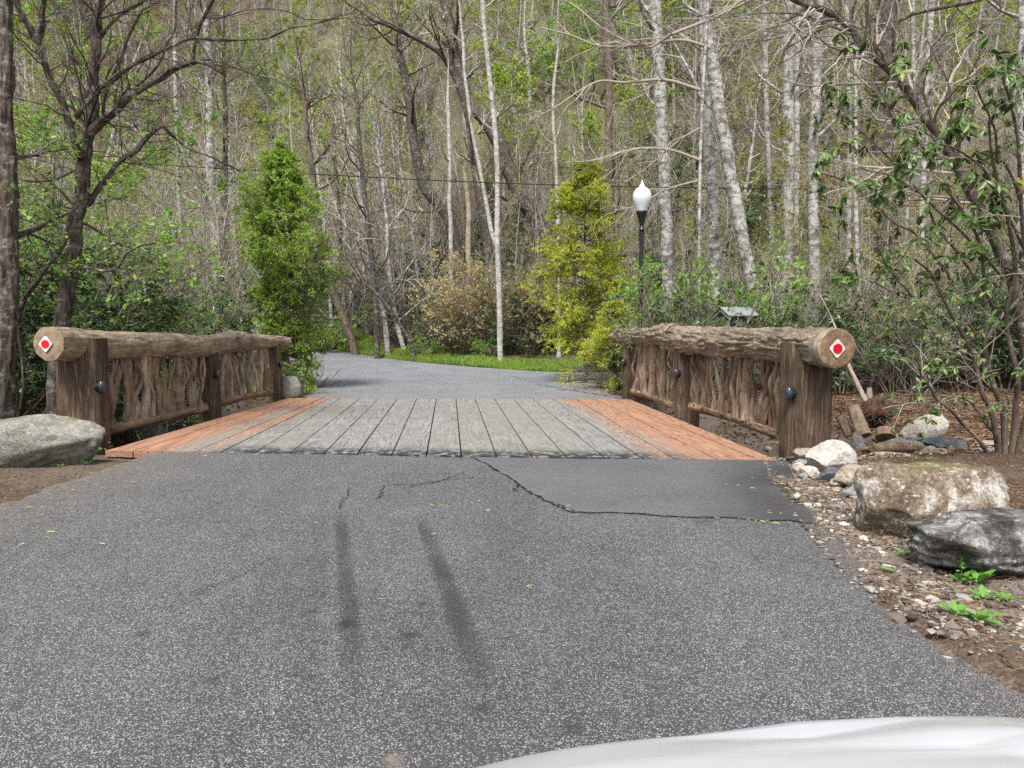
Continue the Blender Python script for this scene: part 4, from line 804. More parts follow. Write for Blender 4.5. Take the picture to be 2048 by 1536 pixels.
def forest_tree(seed, Ht, r0, nl1=18, n2=5, n3=5, t0=.3, leaf=None, per=3, size=.09, lean=.03, L1=.22, up_=.10, barkm='bark_far', twig='twig', trunkpts=None, fork=False, sides=9, clump=0, gn=.13, ang=.95):
    rg = np.random.default_rng(seed); n = 14
    if trunkpts is None:
        d = np.array([rg.normal(0, lean), rg.normal(0, lean), 1.]); p = [np.zeros(3)]
        for k in range(n-1): p.append(p[-1]+nrm(d)*Ht/(n-1)); d = d+np.array([rg.normal(0, .05), rg.normal(0, .05), 0])
        tp = np.array(p)
    else: tp = np.asarray(trunkpts)
    n = len(tp); r = r0*(1-.88*np.linspace(0, 1, n)**1.1); r[0] *= 1.25
    gt = Geo(); tubes(gt, tp[None], r[None], sides)
    gc = Geo(); P1, R1, l1 = grow(rg, tp[None], r[None], nl1, t0, .98, ang, Ht*L1, 7, gn, up_, .55, taperlen=.65, rmin=.006)
    tubes(gt, P1, R1, 5)
    P2, R2, l2 = grow(rg, P1, R1, n2, .15, 1., .75, l1*.5, 5, gn*1.2, .05, .6, taperlen=.5, rmin=.004); tubes(gc, P2, R2, 4, 0, rg.uniform(.1, .9, len(P2)))
    if n3:
        P3, R3, l3 = grow(rg, P2, R2, n3, .1, 1., .7, l2*.55, 4, gn*1.3, .04, .65, taperlen=.4, rmin=.0032); tubes(gc, P3, R3, 3, 0, rg.uniform(0, 1, len(P3)))
    else: P3 = P2
    if leaf: crown_leaves(rg, gc, P3, per, size, 1, clump=clump)
    return gt, gc
def meshes(gt, gc, barkm, twig, leaf, tn='trunk', cn='crown'):
    return gt.mesh(tn, M[barkm]), gc.mesh(cn, [M[twig], M[leaf or 'lime']], False)
def place(name, label, cat, group, mt, mc, loc, rz=0, s=1., sz=None, tn='trunk', cn='crown'):
    o = thing(name, label, cat, loc, group); o.rotation_euler = (0, 0, rz); o.scale = (s, s, sz or s)
    if mt: link(tn, mt, o)
    link(cn, mc, o); return o

# measured trunks: px polyline from the ground up at distance Y
def measured(name, label, pts, Y, w0, w1, barkm='bark_grey', seed=1, top=6., branches=14, t0=.25, leaf=None, per=2, size=.06, L1=2.2, n2=5, n3=4, twig='twig', ground=True, group=None, clump=0, ylean=0., cat='tree', up_=.08, sides=14, dead=False, t1=.98):
    rg = np.random.default_rng(seed); w = [P(x, y, Y+ylean*i) for i, (x, y) in enumerate(pts)]
    w0_, w1_ = w0/F*Y/2, w1/F*Y/2
    if ground:
        b = w[0].copy(); zg = float(hgt(b[0], b[1]))-.12
        if b[2] > zg: w = [np.array([b[0]+(b[0]-w[1][0])*.0, b[1], zg])]+w if b[2]-zg > .15 else [np.array([b[0], b[1], zg])]+w[1:]
    k0 = len(w)
    if top > 0:
        d = nrm(w[-1]-w[-2]); d = nrm(d+np.array([0, 0, .35])); q = w[-1]
        for k in range(4): q = q+nrm(d+rg.normal(0, .06, 3))*top/4; w.append(q)
    w = np.array(w); org = w[0].copy(); sp = spline(w-org, 46); s = np.concatenate([[0], np.cumsum(np.linalg.norm(np.diff(w, axis=0), axis=1))]); sk_ = s[k0-1]
    ssp = np.concatenate([[0], np.cumsum(np.linalg.norm(np.diff(sp, axis=0), axis=1))]); r = np.where(ssp < sk_, w0_+(w1_-w0_)*ssp/max(sk_, .1), w1_*(1-.85*(ssp-sk_)/max(s[-1]-sk_, .1))); r[0] *= 1.35; r[1] *= 1.12
    wob = .06*w0_/.12; sp = sp+wob*.35*np.stack([vn(np.stack([ssp*1.3, ssp*0+seed, ssp*0], -1), seed), vn(np.stack([ssp*1.3, ssp*0, ssp*0+seed], -1), seed+1), ssp*0], -1)*np.minimum(1, ssp)[:, None]
    r = r*(1+.06*vn(np.stack([ssp*3, ssp*0, ssp*0+seed], -1), seed+3))
    root = thing(name, label, cat, org, group); gt = Geo()
    if Y < 12: g_, *_r = logmesh(sp, r, 48, 420, seed, .016, 'bark', (0, 0)); gt.add(g_.v[0], g_.f[0][0])
    else: tubes(gt, sp[None], r[None], sides, 0, None, True)
    if not branches: link('trunk', gt.mesh('trunk', M[barkm]), root); return root
    gc = Geo(); P1, R1, l1 = grow(rg, sp[None], r[None], branches, t0, t1, 1.0, L1, 8, .15, up_, .45, taperlen=.4, rmin=.005); tubes(gt, P1, R1, 6); link('trunk', gt.mesh('trunk', M[barkm]), root)
    P2, R2, l2 = grow(rg, P1, R1, n2, .15, 1., .75, l1*.5, 6, .17, .04, .6, taperlen=.5, rmin=.0035); tubes(gc, P2, R2, 4, 0, rg.uniform(.1, .9, len(P2)))
    P3, R3, l3 = grow(rg, P2, R2, n3, .1, 1., .7, l2*.55, 4, .2, .03, .65, taperlen=.4, rmin=.0028); tubes(gc, P3, R3, 3, 0, rg.uniform(0, 1, len(P3)))
    if leaf: crown_leaves(rg, gc, P3, per, size, 1, clump=clump)
    link('crown', gc.mesh('crown', [M[twig], M[leaf or 'lime']], False), root); return root
MS = measured
# right hand grey trunks
MS('grey_tree', 'pale grey trunk just right of the street lamp', [(1338, 645), (1335, 500), (1330, 400), (1322, 200), (1310, 0)], 21, 22, 26, seed=1, t0=.35)
MS('grey_tree', 'straight grey trunk of the crossing pair above the roofed box', [(1432, 600), (1428, 450), (1420, 330), (1415, 200), (1408, 90)], 19, 27, 18, seed=2, top=5)
MS('grey_tree', 'pale trunk leaning left across the straight one above the roofed box', [(1512, 640), (1495, 520), (1465, 370), (1440, 230), (1422, 110), (1420, 0)], 17.5, 26, 26, seed=3, t0=.4, branches=10)
MS('grey_tree', 'slender grey trunk between the crossing pair and the thick straight trunk', [(1549, 660), (1545, 500), (1536, 300), (1532, 150), (1528, 0)], 22, 10, 10, seed=4, L1=1.6)
MS('grey_tree', 'thick straight pale grey trunk above the right handrail log', [(1570, 660), (1573, 500), (1576, 350), (1577, 180), (1578, 0)], 19, 25, 23, seed=5, t0=.4)
MS('grey_tree', 'thin grey trunk close behind the thick straight pale one', [(1592, 640), (1593, 450), (1594, 250), (1597, 0)], 23, 11, 11, seed=6)
MS('grey_tree', 'pale mottled trunk above the cut end of the right handrail', [(1627, 660), (1628, 480), (1624, 330), (1632, 180), (1640, 0)], 18, 24, 17, seed=7, t0=.35, leaf='olive')
MS('grey_tree', 'thin dark footed trunk right of the pale mottled trunk', [(1699, 700), (1697, 500), (1698, 300), (1697, 150), (1692, 0)], 17, 12, 8, seed=8, L1=1.5)
MS('grey_tree', 'thin greenish trunk directly right of the red disc log end', [(1726, 720), (1716, 560), (1712, 400), (1712, 200), (1708, 20)], 16, 9, 7, seed=9, L1=1.3)
MS('grey_tree', 'grey trunk seen through the arching branch at upper right', [(1838, 660), (1842, 480), (1848, 320), (1854, 160), (1863, 0)], 21, 12, 12, seed=10)
MS('grey_tree', 'thin pale trunk left of the one behind the arching branch', [(1800, 640), (1815, 400), (1825, 200), (1826, 0)], 25, 8, 8, seed=110)
MS('grey_tree', 'pale trunk at the upper right picture edge', [(2040, 760), (2044, 400), (2046, 200), (2044, 0)], 18, 20, 18, seed=11)
MS('dark_tree', 'massive dark brown trunk wrapped in vines at upper right', [(1778, 690), (1775, 500), (1768, 350), (1764, 200), (1772, 60), (1775, 0)], 25, 44, 40, 'bark_dark', seed=12, branches=22, t0=.2, leaf='olive', twig='twig_dark')
MS('dark_tree', 'dark trunk behind the golden shrub left of the street lamp', [(1225, 640), (1222, 450), (1218, 300), (1218, 150), (1212, 0)], 26, 18, 15, 'bark_brown', seed=13, branches=18, t0=.2)
# centre
MS('white_birch', 'slender white trunk standing in the centre of the wood', [(1001, 722), (998, 600), (995, 480), (994, 330), (986, 220), (975, 120), (964, 0)], 25, 12, 9, 'bark_white', seed=14, top=3, branches=12, L1=1.5, leaf='olive', per=2)
MS('white_birch', 'second slender white stem forking left of the central white trunk', [(997, 500), (985, 470), (975, 420), (962, 350), (945, 260), (930, 150), (926, 80)], 25.1, 9, 6, 'bark_white', seed=15, ground=False, top=2, branches=10, L1=1.3, leaf='olive')
MS('white_birch', 'thin white stem with broken top left of the dead snag', [(902, 480), (899, 400), (899, 320), (897, 240)], 31.5, 9, 8, 'bark_white', seed=16, top=3, branches=8, L1=1.3)
MS('white_birch', 'thin white stem left of the golden shrub', [(1118, 640), (1117, 480), (1112, 330), (1106, 220), (1112, 130)], 26, 8, 6, 'bark_white', seed=17, top=3, branches=10, L1=1.4, leaf='olive')
MS('leaning_tree', 'thick dark trunk leaning left behind the central white trunks', [(1135, 655), (1124, 600), (1108, 530), (1095, 485), (1072, 440), (1046, 396), (1018, 340), (1002, 300), (975, 250), (937, 198), (915, 120)], 33.5, 38, 22, 'bark_dark', seed=18, top=5, branches=20, t0=.3, L1=3, ylean=.1)
MS('leaning_tree', 'dark trunk leaning left left of the dead snag', [(930, 640), (925, 560), (912, 490), (898, 445), (885, 420), (862, 390), (840, 350), (825, 260), (815, 180), (800, 110)], 33, 28, 15, 'bark_dark', seed=19, top=4, branches=16, t0=.3, L1=2.6)
MS('leaning_tree', 'dark curved limb tree arching left at top centre', [(985, 620), (978, 500), (960, 400), (945, 300), (930, 210), (893, 122), (860, 92), (819, 70), (780, 52), (745, 40)], 32, 20, 8, 'bark_dark', seed=20, top=2, branches=18, t0=.2, L1=3, leaf='lime', per=4)
MS('dead_snag', 'broken orange brown snag in the centre of the wood', [(937, 445), (935, 400), (932, 360), (929, 335)], 32.5, 14, 9, 'branch_pale', seed=21, top=.1, branches=0)
MS('grey_tree', 'grey trunk right of the thick leaning dark trunk', [(1070, 470), (1066, 365), (1062, 280), (1058, 160)], 41.5, 11, 9, seed=22)
MS('brown_tree', 'dark leaning trunk at the bend of the far grass verge', [(709, 702), (700, 670), (690, 641), (672, 600), (655, 560), (640, 480), (628, 380), (612, 250)], 29, 17, 9, 'bark_brown', seed=23, top=4, branches=26, t0=.25, L1=3.0, leaf='olive', up_=.14)
MS('brown_tree', 'slender upright trunk behind the leaning one at the grass verge', [(698, 690), (690, 620), (683, 520), (679, 420), (668, 300)], 31, 9, 6, 'bark_brown', seed=24, top=4, branches=22, t0=.25, L1=2.6, leaf='olive', up_=.16)
MS('brown_tree', 'straight dark trunk third from left along the grass verge', [(755, 712), (753, 650), (750, 598), (742, 500), (728, 380), (716, 250)], 27.5, 12, 7, 'bark_dark', seed=25, top=4, branches=24, t0=.25, L1=2.8, leaf='olive', up_=.14)
MS('brown_tree', 'pale crooked trunk leaning left behind the verge weeds', [(776, 712), (768, 640), (757, 580), (745, 500), (722, 400), (700, 280)], 28, 12, 7, 'bark_grey', seed=26, top=4, branches=24, t0=.25, L1=2.8, up_=.14)
MS('brown_tree', 'dark stem bending left over the verge weeds', [(826, 695), (800, 650), (775, 612), (745, 580), (715, 560), (690, 545)], 26.5, 9, 3, 'bark_dark', seed=27, top=.5, branches=26, t0=.2, L1=2.2, twig='twig_dark')
MS('brown_tree', 'grey stem leaning left right of the pale crooked trunk', [(808, 700), (795, 650), (786, 600), (776, 520), (772, 430), (756, 300)], 28.5, 10, 6, 'bark_grey', seed=28, top=4, branches=24, t0=.2, L1=2.8, leaf='olive', up_=.14)
MS('brown_tree', 'slim grey stem leaning left, rightmost of the verge trunks', [(822, 680), (812, 640), (806, 590), (792, 470), (775, 380)], 30, 9, 5, 'bark_grey', seed=29, top=4, branches=24, t0=.2, L1=2.8, up_=.14)
MS('brown_tree', 'pale thin trunk standing in the gap between verge trunks', [(737, 676), (733, 640), (730, 600), (726, 480), (718, 350)], 33, 8, 6, 'bark_grey', seed=30, top=4, branches=22, t0=.3, L1=2.6, leaf='lime')
for i, (a, b_2) in enumerate([((663, 640), (640, 380)), ((846, 640), (800, 330)), ((870, 640), (856, 330))]):
    MS('brown_tree', ['thin trunk between green conifer and verge trunks', 'thin trunk left of the tan leaved shrub, leaning far left', 'upright thin trunk touching the tan leaved shrub'][i], [a, ((a[0]+b_2[0])/2+4, (a[1]+b_2[1])/2), b_2], 33+i, 8, 5, 'bark_grey', seed=31+i, top=5, branches=24, t0=.2, L1=2.6, leaf=['lime', 'olive', 'olive'][i], up_=.12)
# left
MS('grey_tree', 'pale grey trunk left of the green conifer', [(444, 648), (438, 580), (434, 515), (427, 440), (423, 380), (420, 250), (418, 100)], 30, 19, 14, seed=40, leaf='lime', t0=.35)
MS('dark_tree', 'dark trunk touching the right side of the pale trunk by the conifer', [(460, 640), (457, 560), (452, 480), (450, 380), (452, 250)], 31, 15, 10, 'bark_brown', seed=41, leaf='lime')
MS('grey_tree', 'thin pale trunk right of the forked near tree', [(368, 560), (362, 470), (357, 387), (354, 290), (352, 190), (350, 60)], 27, 9, 8, seed=42, leaf='lime')
MS('grey_tree', 'thin pale trunk between the dark evergreen bush and the conifer', [(481, 620), (474, 520), (466, 430), (458, 300)], 33, 8, 6, seed=43, leaf='lime')
MS('dark_tree', 'dark near trunk running up the left picture edge', [(8, 815), (10, 640), (14, 500), (12, 350), (8, 200), (4, 0)], 9, 44, 24, 'bark_dark', seed=44, branches=10, t0=.3, L1=1.1, leaf='fresh', twig='twig_dark', per=3, size=.07, sides=20)

# ------------------------------------------------------------------ the forked near tree at left (hero)
hero = thing('forked_tree', 'large dark barked tree with many crooked limbs behind the left railing', 'tree', (0, 0, 0)); HY = 10.0
def zp(x, y): return (x/2.327, y/2.327)
limbs = [  # zoom coordinates, widths at start and end, depth offset
 ([(250, 1900), (262, 1700), (290, 1536), (340, 1200), (370, 950), (400, 700), (430, 520), (432, 380), (450, 200), (460, 0), (480, -200)], 84, 34, 0, 'trunk'),
 ([(372, 740), (320, 560), (260, 420), (215, 300), (170, 190), (130, 110), (70, 0), (30, -100)], 42, 20, -.1, 'limb'),
 ([(178, 200), (190, 90), (200, 0), (205, -120)], 30, 18, -.1, 'limb'),
 ([(415, 620), (480, 560), (560, 480), (680, 400), (790, 330), (900, 290), (960, 300), (1035, 335)], 50, 16, -.2, 'limb'),
 ([(890, 292), (940, 280), (1010, 280), (1150, 330), (1300, 385), (1500, 465)], 17, 6, -.25, 'limb'),
 ([(890, 295), (930, 130), (970, 50), (1005, -20)], 20, 14, -.25, 'limb'),
 ([(360, 545), (450, 430), (520, 370), (700, 260), (850, 190), (1000, 182), (1200, 182), (1400, 120), (1640, 55)], 26, 5, -.3, 'limb'),
 ([(470, 520), (510, 400), (580, 230), (650, 60), (680, 30), (740, 0)], 22, 12, .1, 'limb'),
 ([(395, 960), (470, 870), (560, 760), (680, 650), (755, 585), (800, 625), (860, 675), (960, 720), (1120, 800)], 38, 5, .1, 'limb'),
 ([(350, 1250), (420, 1248), (530, 1252), (600, 1180), (690, 1135), (900, 1125)], 18, 5, -.3, 'limb'),
 ([(85, 1500), (100, 1400), (200, 1270), (300, 1130), (335, 1000)], 24, 22, -.2, 'limb'),
 ([(440, 175), (390, 60), (350, 0), (330, -60)], 24, 16, .1, 'limb'),
 ([(350, 790), (250, 830), (150, 845), (60, 830)], 10, 4, -.2, 'limb'),
 ([(460, 180), (540, 90), (640, 10), (700, -50)], 26, 16, 0, 'limb'),
 ([(620, 420), (740, 300), (800, 160), (812, 0)], 15, 9, -.2, 'limb'),
 ([(1000, 75+10), (1150, 45), (1300, 50), (1450, 90), (1629, 90)], 8, 4, -.2, 'limb'),
 ([(810, 335), (850, 420), (850, 530)], 9, 3, -.2, 'limb'),
 ([(150, 170), (100, 75), (20, 60)], 10, 5, -.2, 'limb'),
]
b0 = P(*zp(250, 1900), HY); hb = np.array([b0[0], b0[1], float(hgt(b0[0], b0[1]))-.1]); hero.location = hb
gt = Geo(); gc = Geo(); rg = np.random.default_rng(77)
for i, (pts, w0, w1, dy, nm) in enumerate(limbs):
    n = len(pts); q = [P(*zp(x, y), HY+dy*(1+k*.5)) for k, (x, y) in enumerate(pts)]
    if i == 0: q[0] = hb
    sp = spline(np.array(q)-hb, 60 if i == 0 else 40); r = np.linspace(w0, w1, len(sp))/2.327/F*HY/2*(.9 if i == 0 else .8)
    if i == 0: r[:4] *= [1.5, 1.3, 1.15, 1.05]
    s = np.concatenate([[0], np.cumsum(np.linalg.norm(np.diff(sp, axis=0), axis=1))])
    sp = sp+.018*np.stack([vn(np.stack([s*4, s*0+i, s*0], -1), 1), vn(np.stack([s*4, s*0+i, s*0], -1), 2), vn(np.stack([s*4, s*0+i, s*0], -1), 3)], -1)
    r = r*(1+.09*vn(np.stack([s*8, s*0+i, s*0], -1), 4))
    g, *_ = logmesh(sp, r, 28 if w0 > 20 else 12, 160 if i == 0 else 70, i*3, .012 if w0 > 20 else .004, 'bark' if w0 > 20 else 'smooth', (0, 1)); gt.add(g.v[0], g.f[0][0])
    L1 = .9 if i else 1.3; nb = {0: 14, 1: 16, 2: 7, 3: 16, 4: 16, 5: 9, 6: 26, 7: 12, 8: 20, 9: 12, 10: 8}.get(i, 8)
    P1, R1, l1 = grow(rg, sp[None], r[None], nb, .3 if i == 0 else .1, 1., .9, L1, 9, .16, .06, .24, taperlen=.3, rmin=.003); tubes(gc, P1, R1, 6, 0, rg.uniform(0, .5, len(P1)))
    P2, R2, l2 = grow(rg, P1, R1, 5, .15, 1., .7, l1*.6, 7, .17, .02, .6, taperlen=.4, rmin=.0022); tubes(gc, P2, R2, 4, 0, rg.uniform(0, .9, len(P2)))
    P3, R3, l3 = grow(rg, P2, R2, 3, .1, 1., .7, l2*.6, 5, .2, .0, .65, taperlen=.4, rmin=.0016); tubes(gc, P3, R3, 3, 0, rg.uniform(.2, 1, len(P3)))
    if i in (8, 9, 10, 12): crown_leaves(rg, gc, P3, 4, .06, 1, KITE, .7, .6, rlo=.2)
link('trunk', gt.mesh('trunk', M['bark_dark']), hero); link('crown', gc.mesh('crown', [M['twig_dark'], M['fresh']], False), hero)

# ------------------------------------------------------------------ shrubs and conifers
def conifer(seed, Ht, Rm, leafm, prof, nb=190, droop=-.05, needle=.045, dens=1., gaps=.0, tr=.06):
    rg = np.random.default_rng(seed); tp = np.stack([.04*vn(np.stack([np.linspace(0, 3, 14), np.zeros(14), np.zeros(14)], -1), seed), .04*vn(np.stack([np.linspace(0, 3, 14), np.ones(14)*4, np.zeros(14)], -1), seed), np.linspace(0, Ht, 14)], -1)
    r = tr*(1-.92*np.linspace(0, 1, 14)); gt = Geo(); tubes(gt, tp[None], r[None], 10); gc = Geo()
    t = rg.uniform(.03, .985, nb)**.9; z = t*Ht; a = rg.uniform(0, 2*pi, nb); Rr = Rm*np.interp(t, *prof)*rg.uniform(.5, 1.18, nb)
    Rr *= 1+.55*vn(np.stack([np.cos(a)*1.4, np.sin(a)*1.4, z*.9], -1), seed+9)
    p0 = np.stack([np.interp(z, tp[:, 2], tp[:, 0]), np.interp(z, tp[:, 2], tp[:, 1]), z], -1); d = nrm(np.stack([np.cos(a), np.sin(a), rg.uniform(.0, .5, nb)], -1)); pts = [p0]; p = p0
    for k in range(7): p = p+d*(Rr/7)[:, None]; pts.append(p); d = nrm(d+rg.normal(0, .09, (nb, 3))+np.array([0, 0, droop]))
    P1 = np.stack(pts, 1); R1 = np.maximum(.012*Rr[:, None]*np.linspace(1, .3, 8)[None], .003); tubes(gt, P1, R1, 4)
    P2, R2, l2 = grow(rg, P1, R1, 9, .25, 1., .75, Rr*.36+.08, 5, .12, -.06, .6, taperlen=.5, rmin=.002, flat=.5); tubes(gc, P2, R2, 3, 0, rg.uniform(.2, .7, len(P2)))
    P3, R3, l3 = grow(rg, P2, R2, 4, .2, 1., .7, l2*.5, 4, .1, -.08, .6, taperlen=.4, rmin=.0015, flat=.5)
    for PP, per in ((P2, int(8*dens)), (P3, int(6*dens))):
        M_, N_, _ = PP.shape; idx = np.repeat(np.arange(M_), per)
        if gaps: c = vn(PP[:, 2]*1.8, 3); idx = idx[(c[idx] > gaps-1)]
        n = len(idx); tt = rg.uniform(.1, 1, n)*(N_-1); i = np.minimum(tt.astype(int), N_-2); f = (tt-i)[:, None]; q = PP[idx, i]*(1-f)+PP[idx, i+1]*f; tan = nrm(PP[idx, i+1]-PP[idx, i])
        ax = nrm(tan+rg.normal(0, .45, (n, 3))+np.array([0, 0, -.1])); no = nrm(rg.normal(0, .6, (n, 3))+np.array([0, 0, 1.])); L = needle*rg.uniform(.6, 1.4, n)
        leaves(gc, q, ax, no, L, L*.27, 1, DIAM, np.clip(.5+.38*vn(q*2.2, 6)+rg.normal(0, .16, n), 0, 1))
    return gt, gc
def putp(px, py, Y): p = P(px, py, Y); return np.array([p[0], p[1], float(hgt(p[0], p[1]))-.03])
gt, gc = conifer(3, 5.65, 1.16, 'hemlock', ([0, .12, .2, .33, .58, .7, .79, .9, 1], [.25, .42, .62, .88, 1, .8, .55, .28, .03]), 360, -.03, .075, 1.2, .62)
mt, mc = meshes(gt, gc, 'bark_brown', 'twig', 'hemlock'); place('hemlock_tree', 'feathery bright green conifer beyond the far end of the left railing', 'conifer', None, mt, mc, putp(574, 690, 17), .3)
gt, gc = conifer(9, 6.0, 1.28, 'golden', ([0, .12, .3, .5, .65, .8, .93, 1], [.85, 1.0, .95, .8, .75, .55, .3, .03]), 290, -.03, .08, 1.3, .82)
mt, mc = meshes(gt, gc, 'bark_brown', 'twig', 'golden'); place('golden_conifer', 'airy yellow green conifer left of the street lamp', 'conifer', None, mt, mc, putp(1170, 740, 18.8), 1.)
gt, gc = conifer(19, 2.6, 1.1, 'golden', ([0, .12, .3, .5, .65, .8, .93, 1], [.8, 1.0, .95, .9, .75, .55, .3, .03]), 120, -.03, .06, 1.2, .6)
mt, mc = meshes(gt, gc, 'bark_brown', 'twig', 'golden'); place('golden_conifer', 'low yellow green conifer between the airy one and the right railing', 'conifer', None, mt, mc, putp(1228, 745, 16.2), 1., .82)
def shrub(seed, Ht, W, stems=12, n2=6, n3=5, leaf='rhodo', lsize=.13, asp=.3, whorl=7, per=0, tm=KITE, twig='twig_dark', droop=.35, up_=.12, rstem=.02, whp=1.):
    rg = np.random.default_rng(seed); a = rg.uniform(0, 2*pi, stems); sp = rg.uniform(.15, .9, stems); d = nrm(np.stack([np.cos(a)*sp, np.sin(a)*sp, np.ones(stems)*.9], -1)); p = np.stack([np.cos(a)*W*.08, np.sin(a)*W*.08, a*0], -1); pts = [p]; L = Ht*rg.uniform(.6, 1.1, stems)
    for k in range(8): p = p+d*(L/8)[:, None]*np.array([W/Ht, W/Ht, 1]); pts.append(p); d = nrm(d+rg.normal(0, .16, (stems, 3))+np.array([0, 0, .04]))
    P1 = np.stack(pts, 1); R1 = rstem*np.linspace(1, .4, 9)[None]*np.ones((stems, 1)); gt = Geo(); tubes(gt, P1, R1, 6)
    P2, R2, l2 = grow(rg, P1, R1, n2, .2, 1., .8, Ht*.35, 6, .2, up_, .5, taperlen=.4, rmin=.004); gc = Geo(); tubes(gc, P2, R2, 4, 0, rg.uniform(0, .7, len(P2)))
    P3, R3, l3 = grow(rg, P2, R2, n3, .25, 1., .7, l2*.5, 4, .2, up_, .6, taperlen=.4, rmin=.0025); tubes(gc, P3, R3, 3, 0, rg.uniform(0, .8, len(P3)))
    if whorl:
        tips = np.concatenate([P3[:, -1], P2[:, -1]]); td = nrm(np.concatenate([P3[:, -1]-P3[:, -2], P2[:, -1]-P2[:, -2]])); kk = rg.random(len(tips)) < whp; tips, td = tips[kk], td[kk]; n = len(tips)*whorl; T = np.repeat(td, whorl, 0); q = np.repeat(tips, whorl, 0)
        side = nrm(np.cross(T, rg.normal(size=(n, 3)))); ax = nrm(T*.25+side-np.array([0, 0, droop])*rg.uniform(.3, 1.6, n)[:, None]); no = nrm(T+np.array([0, 0, .5])); Ls = lsize*rg.uniform(.7, 1.25, n)
        leaves(gc, q-T*(rg.random(n)*.03)[:, None], ax, no, Ls, Ls*asp, 1, tm, np.clip(np.repeat(rg.normal(.5, .16, len(tips)), whorl)+rg.normal(0, .14, n), 0, 1))
    if per: crown_leaves(rg, gc, P3, per, lsize, 1, tm, asp, .4)
    return gt, gc
SH = {}
for i in range(3): SH['rhodo%d' % i] = meshes(*shrub(100+i, 2.4, 2.6, 14, 7, 5), 'bark_brown', 'twig_dark', 'rhodo', 'stems', 'foliage')
for i in range(2): SH['laurel%d' % i] = meshes(*shrub(110+i, 2.6, 2.4, 14, 7, 7, 'laurel', .07, .42, 6, 0, DIAM, whp=.75), 'bark_brown', 'twig', 'laurel', 'stems', 'foliage')
SH['tan'] = meshes(*shrub(120, 3.4, 3.4, 18, 10, 11, 'tan', .085, .6, 0, 5, DIAM, 'twig'), 'bark_brown', 'twig', 'tan', 'stems', 'foliage')
SH['fresh'] = meshes(*shrub(121, 2.6, 2.6, 12, 7, 7, 'fresh', .08, .6, 0, 6, DIAM, 'twig'), 'bark_brown', 'twig', 'fresh', 'stems', 'foliage')
SH['weedy'] = meshes(*shrub(122, 1.0, 1.6, 16, 6, 5, 'fresh', .07, .4, 0, 6, DIAM, 'twig'), 'bark_brown', 'twig', 'fresh', 'stems', 'foliage')
SH['rhody'] = meshes(*shrub(123, 1.1, 1.5, 16, 6, 4, 'rhodo_y', .10, .28, 6), 'bark_brown', 'twig_dark', 'rhodo_y', 'stems', 'foliage')
SH['bare0'] = meshes(*shrub(124, 2.6, 2.8, 16, 9, 9, None, .05, .5, 0, 0, DIAM, 'twig', rstem=.014), 'bark_far', 'twig', None, 'stems', 'twigs')
SH['bare1'] = meshes(*shrub(125, 3.2, 2.6, 14, 9, 9, 'lime', .045, .6, 0, 1, DIAM, 'twig', rstem=.014), 'bark_far', 'twig', 'lime', 'stems', 'twigs')
def S_(k, name, label, px, py, Y, s=1., group=None, rz=0, cat='shrub', sz=None):
    mt, mc = SH[k]; return place(name, label, cat, group, mt, mc, putp(px, py, Y), rz, s, sz, 'stems', 'twigs' if 'bare' in k else 'foliage')
S_('tan', 'tan_shrub', 'wide tan leaved shrub in the centre beyond the grass verge', 975, 720, 27, 1.15)
S_('tan', 'tan_shrub', 'smaller tan leaved shrub right behind the central white trunk', 1045, 720, 28.5, .9, rz=2)
S_('rhody', 'low_shrub', 'low yellowing shrub at the far end of the left railing', 576, 745, 15.4, .7)
S_('rhody', 'low_shrub', 'low shrub with pale green leaves behind the far end of the right handrail', 1300, 680, 15.8, 1.25, rz=1)
S_('weedy', 'green_shrub', 'small green bush at the edge of the grass left of the conifer trunks', 648, 668, 31, 1.9)
S_('weedy', 'green_shrub', 'low green bush under the dark bending stem on the verge', 838, 715, 27, .95, rz=1)
S_('weedy', 'green_shrub', 'leafy green bush at the foot of the white trunk', 975, 722, 26.3, .9, rz=3)
S_('rhodo0', 'rhododendron', 'dark green rhododendron right of the white trunk foot', 1055, 722, 26.5, .55, rz=3)
for i, (px, Y, s, k, lab) in enumerate([
    (235, 13.5, 1.0, 'rhodo1', 'dense dark evergreen bush behind the middle of the left railing'), (330, 15.5, 1.15, 'rhodo2', 'dark evergreen bush touching the far half of the left handrail'),
    (380, 18, 1.05, 'laurel0', 'small leaved dark bush left of the pale trunk by the conifer'), (150, 13, 1.15, 'laurel1', 'small leaved dark bush behind the forked near tree'),
    (60, 12, 1.1, 'rhodo0', 'drooping leaved rhododendron at the left picture edge'), (-60, 10, 1.2, 'rhodo1', 'rhododendron cut by the left picture edge'), (-150, 14, 1.5, 'laurel0', 'bush outside the left picture edge')]):
    S_(k, 'rhododendron', lab, px, 700, Y, s, 'evergreen bushes behind the left railing', rz=i)
rg = np.random.default_rng(44); cnt = 0
labs = {'rhodo': 'rhododendron with drooping dark green leaves in the understory of the wood', 'laur': 'small leaved evergreen laurel bush in the understory of the wood', 'bare': 'leafless twiggy undergrowth bush in the wood', 'fres': 'freshly leafing green bush in the understory of the wood'}
taken = []
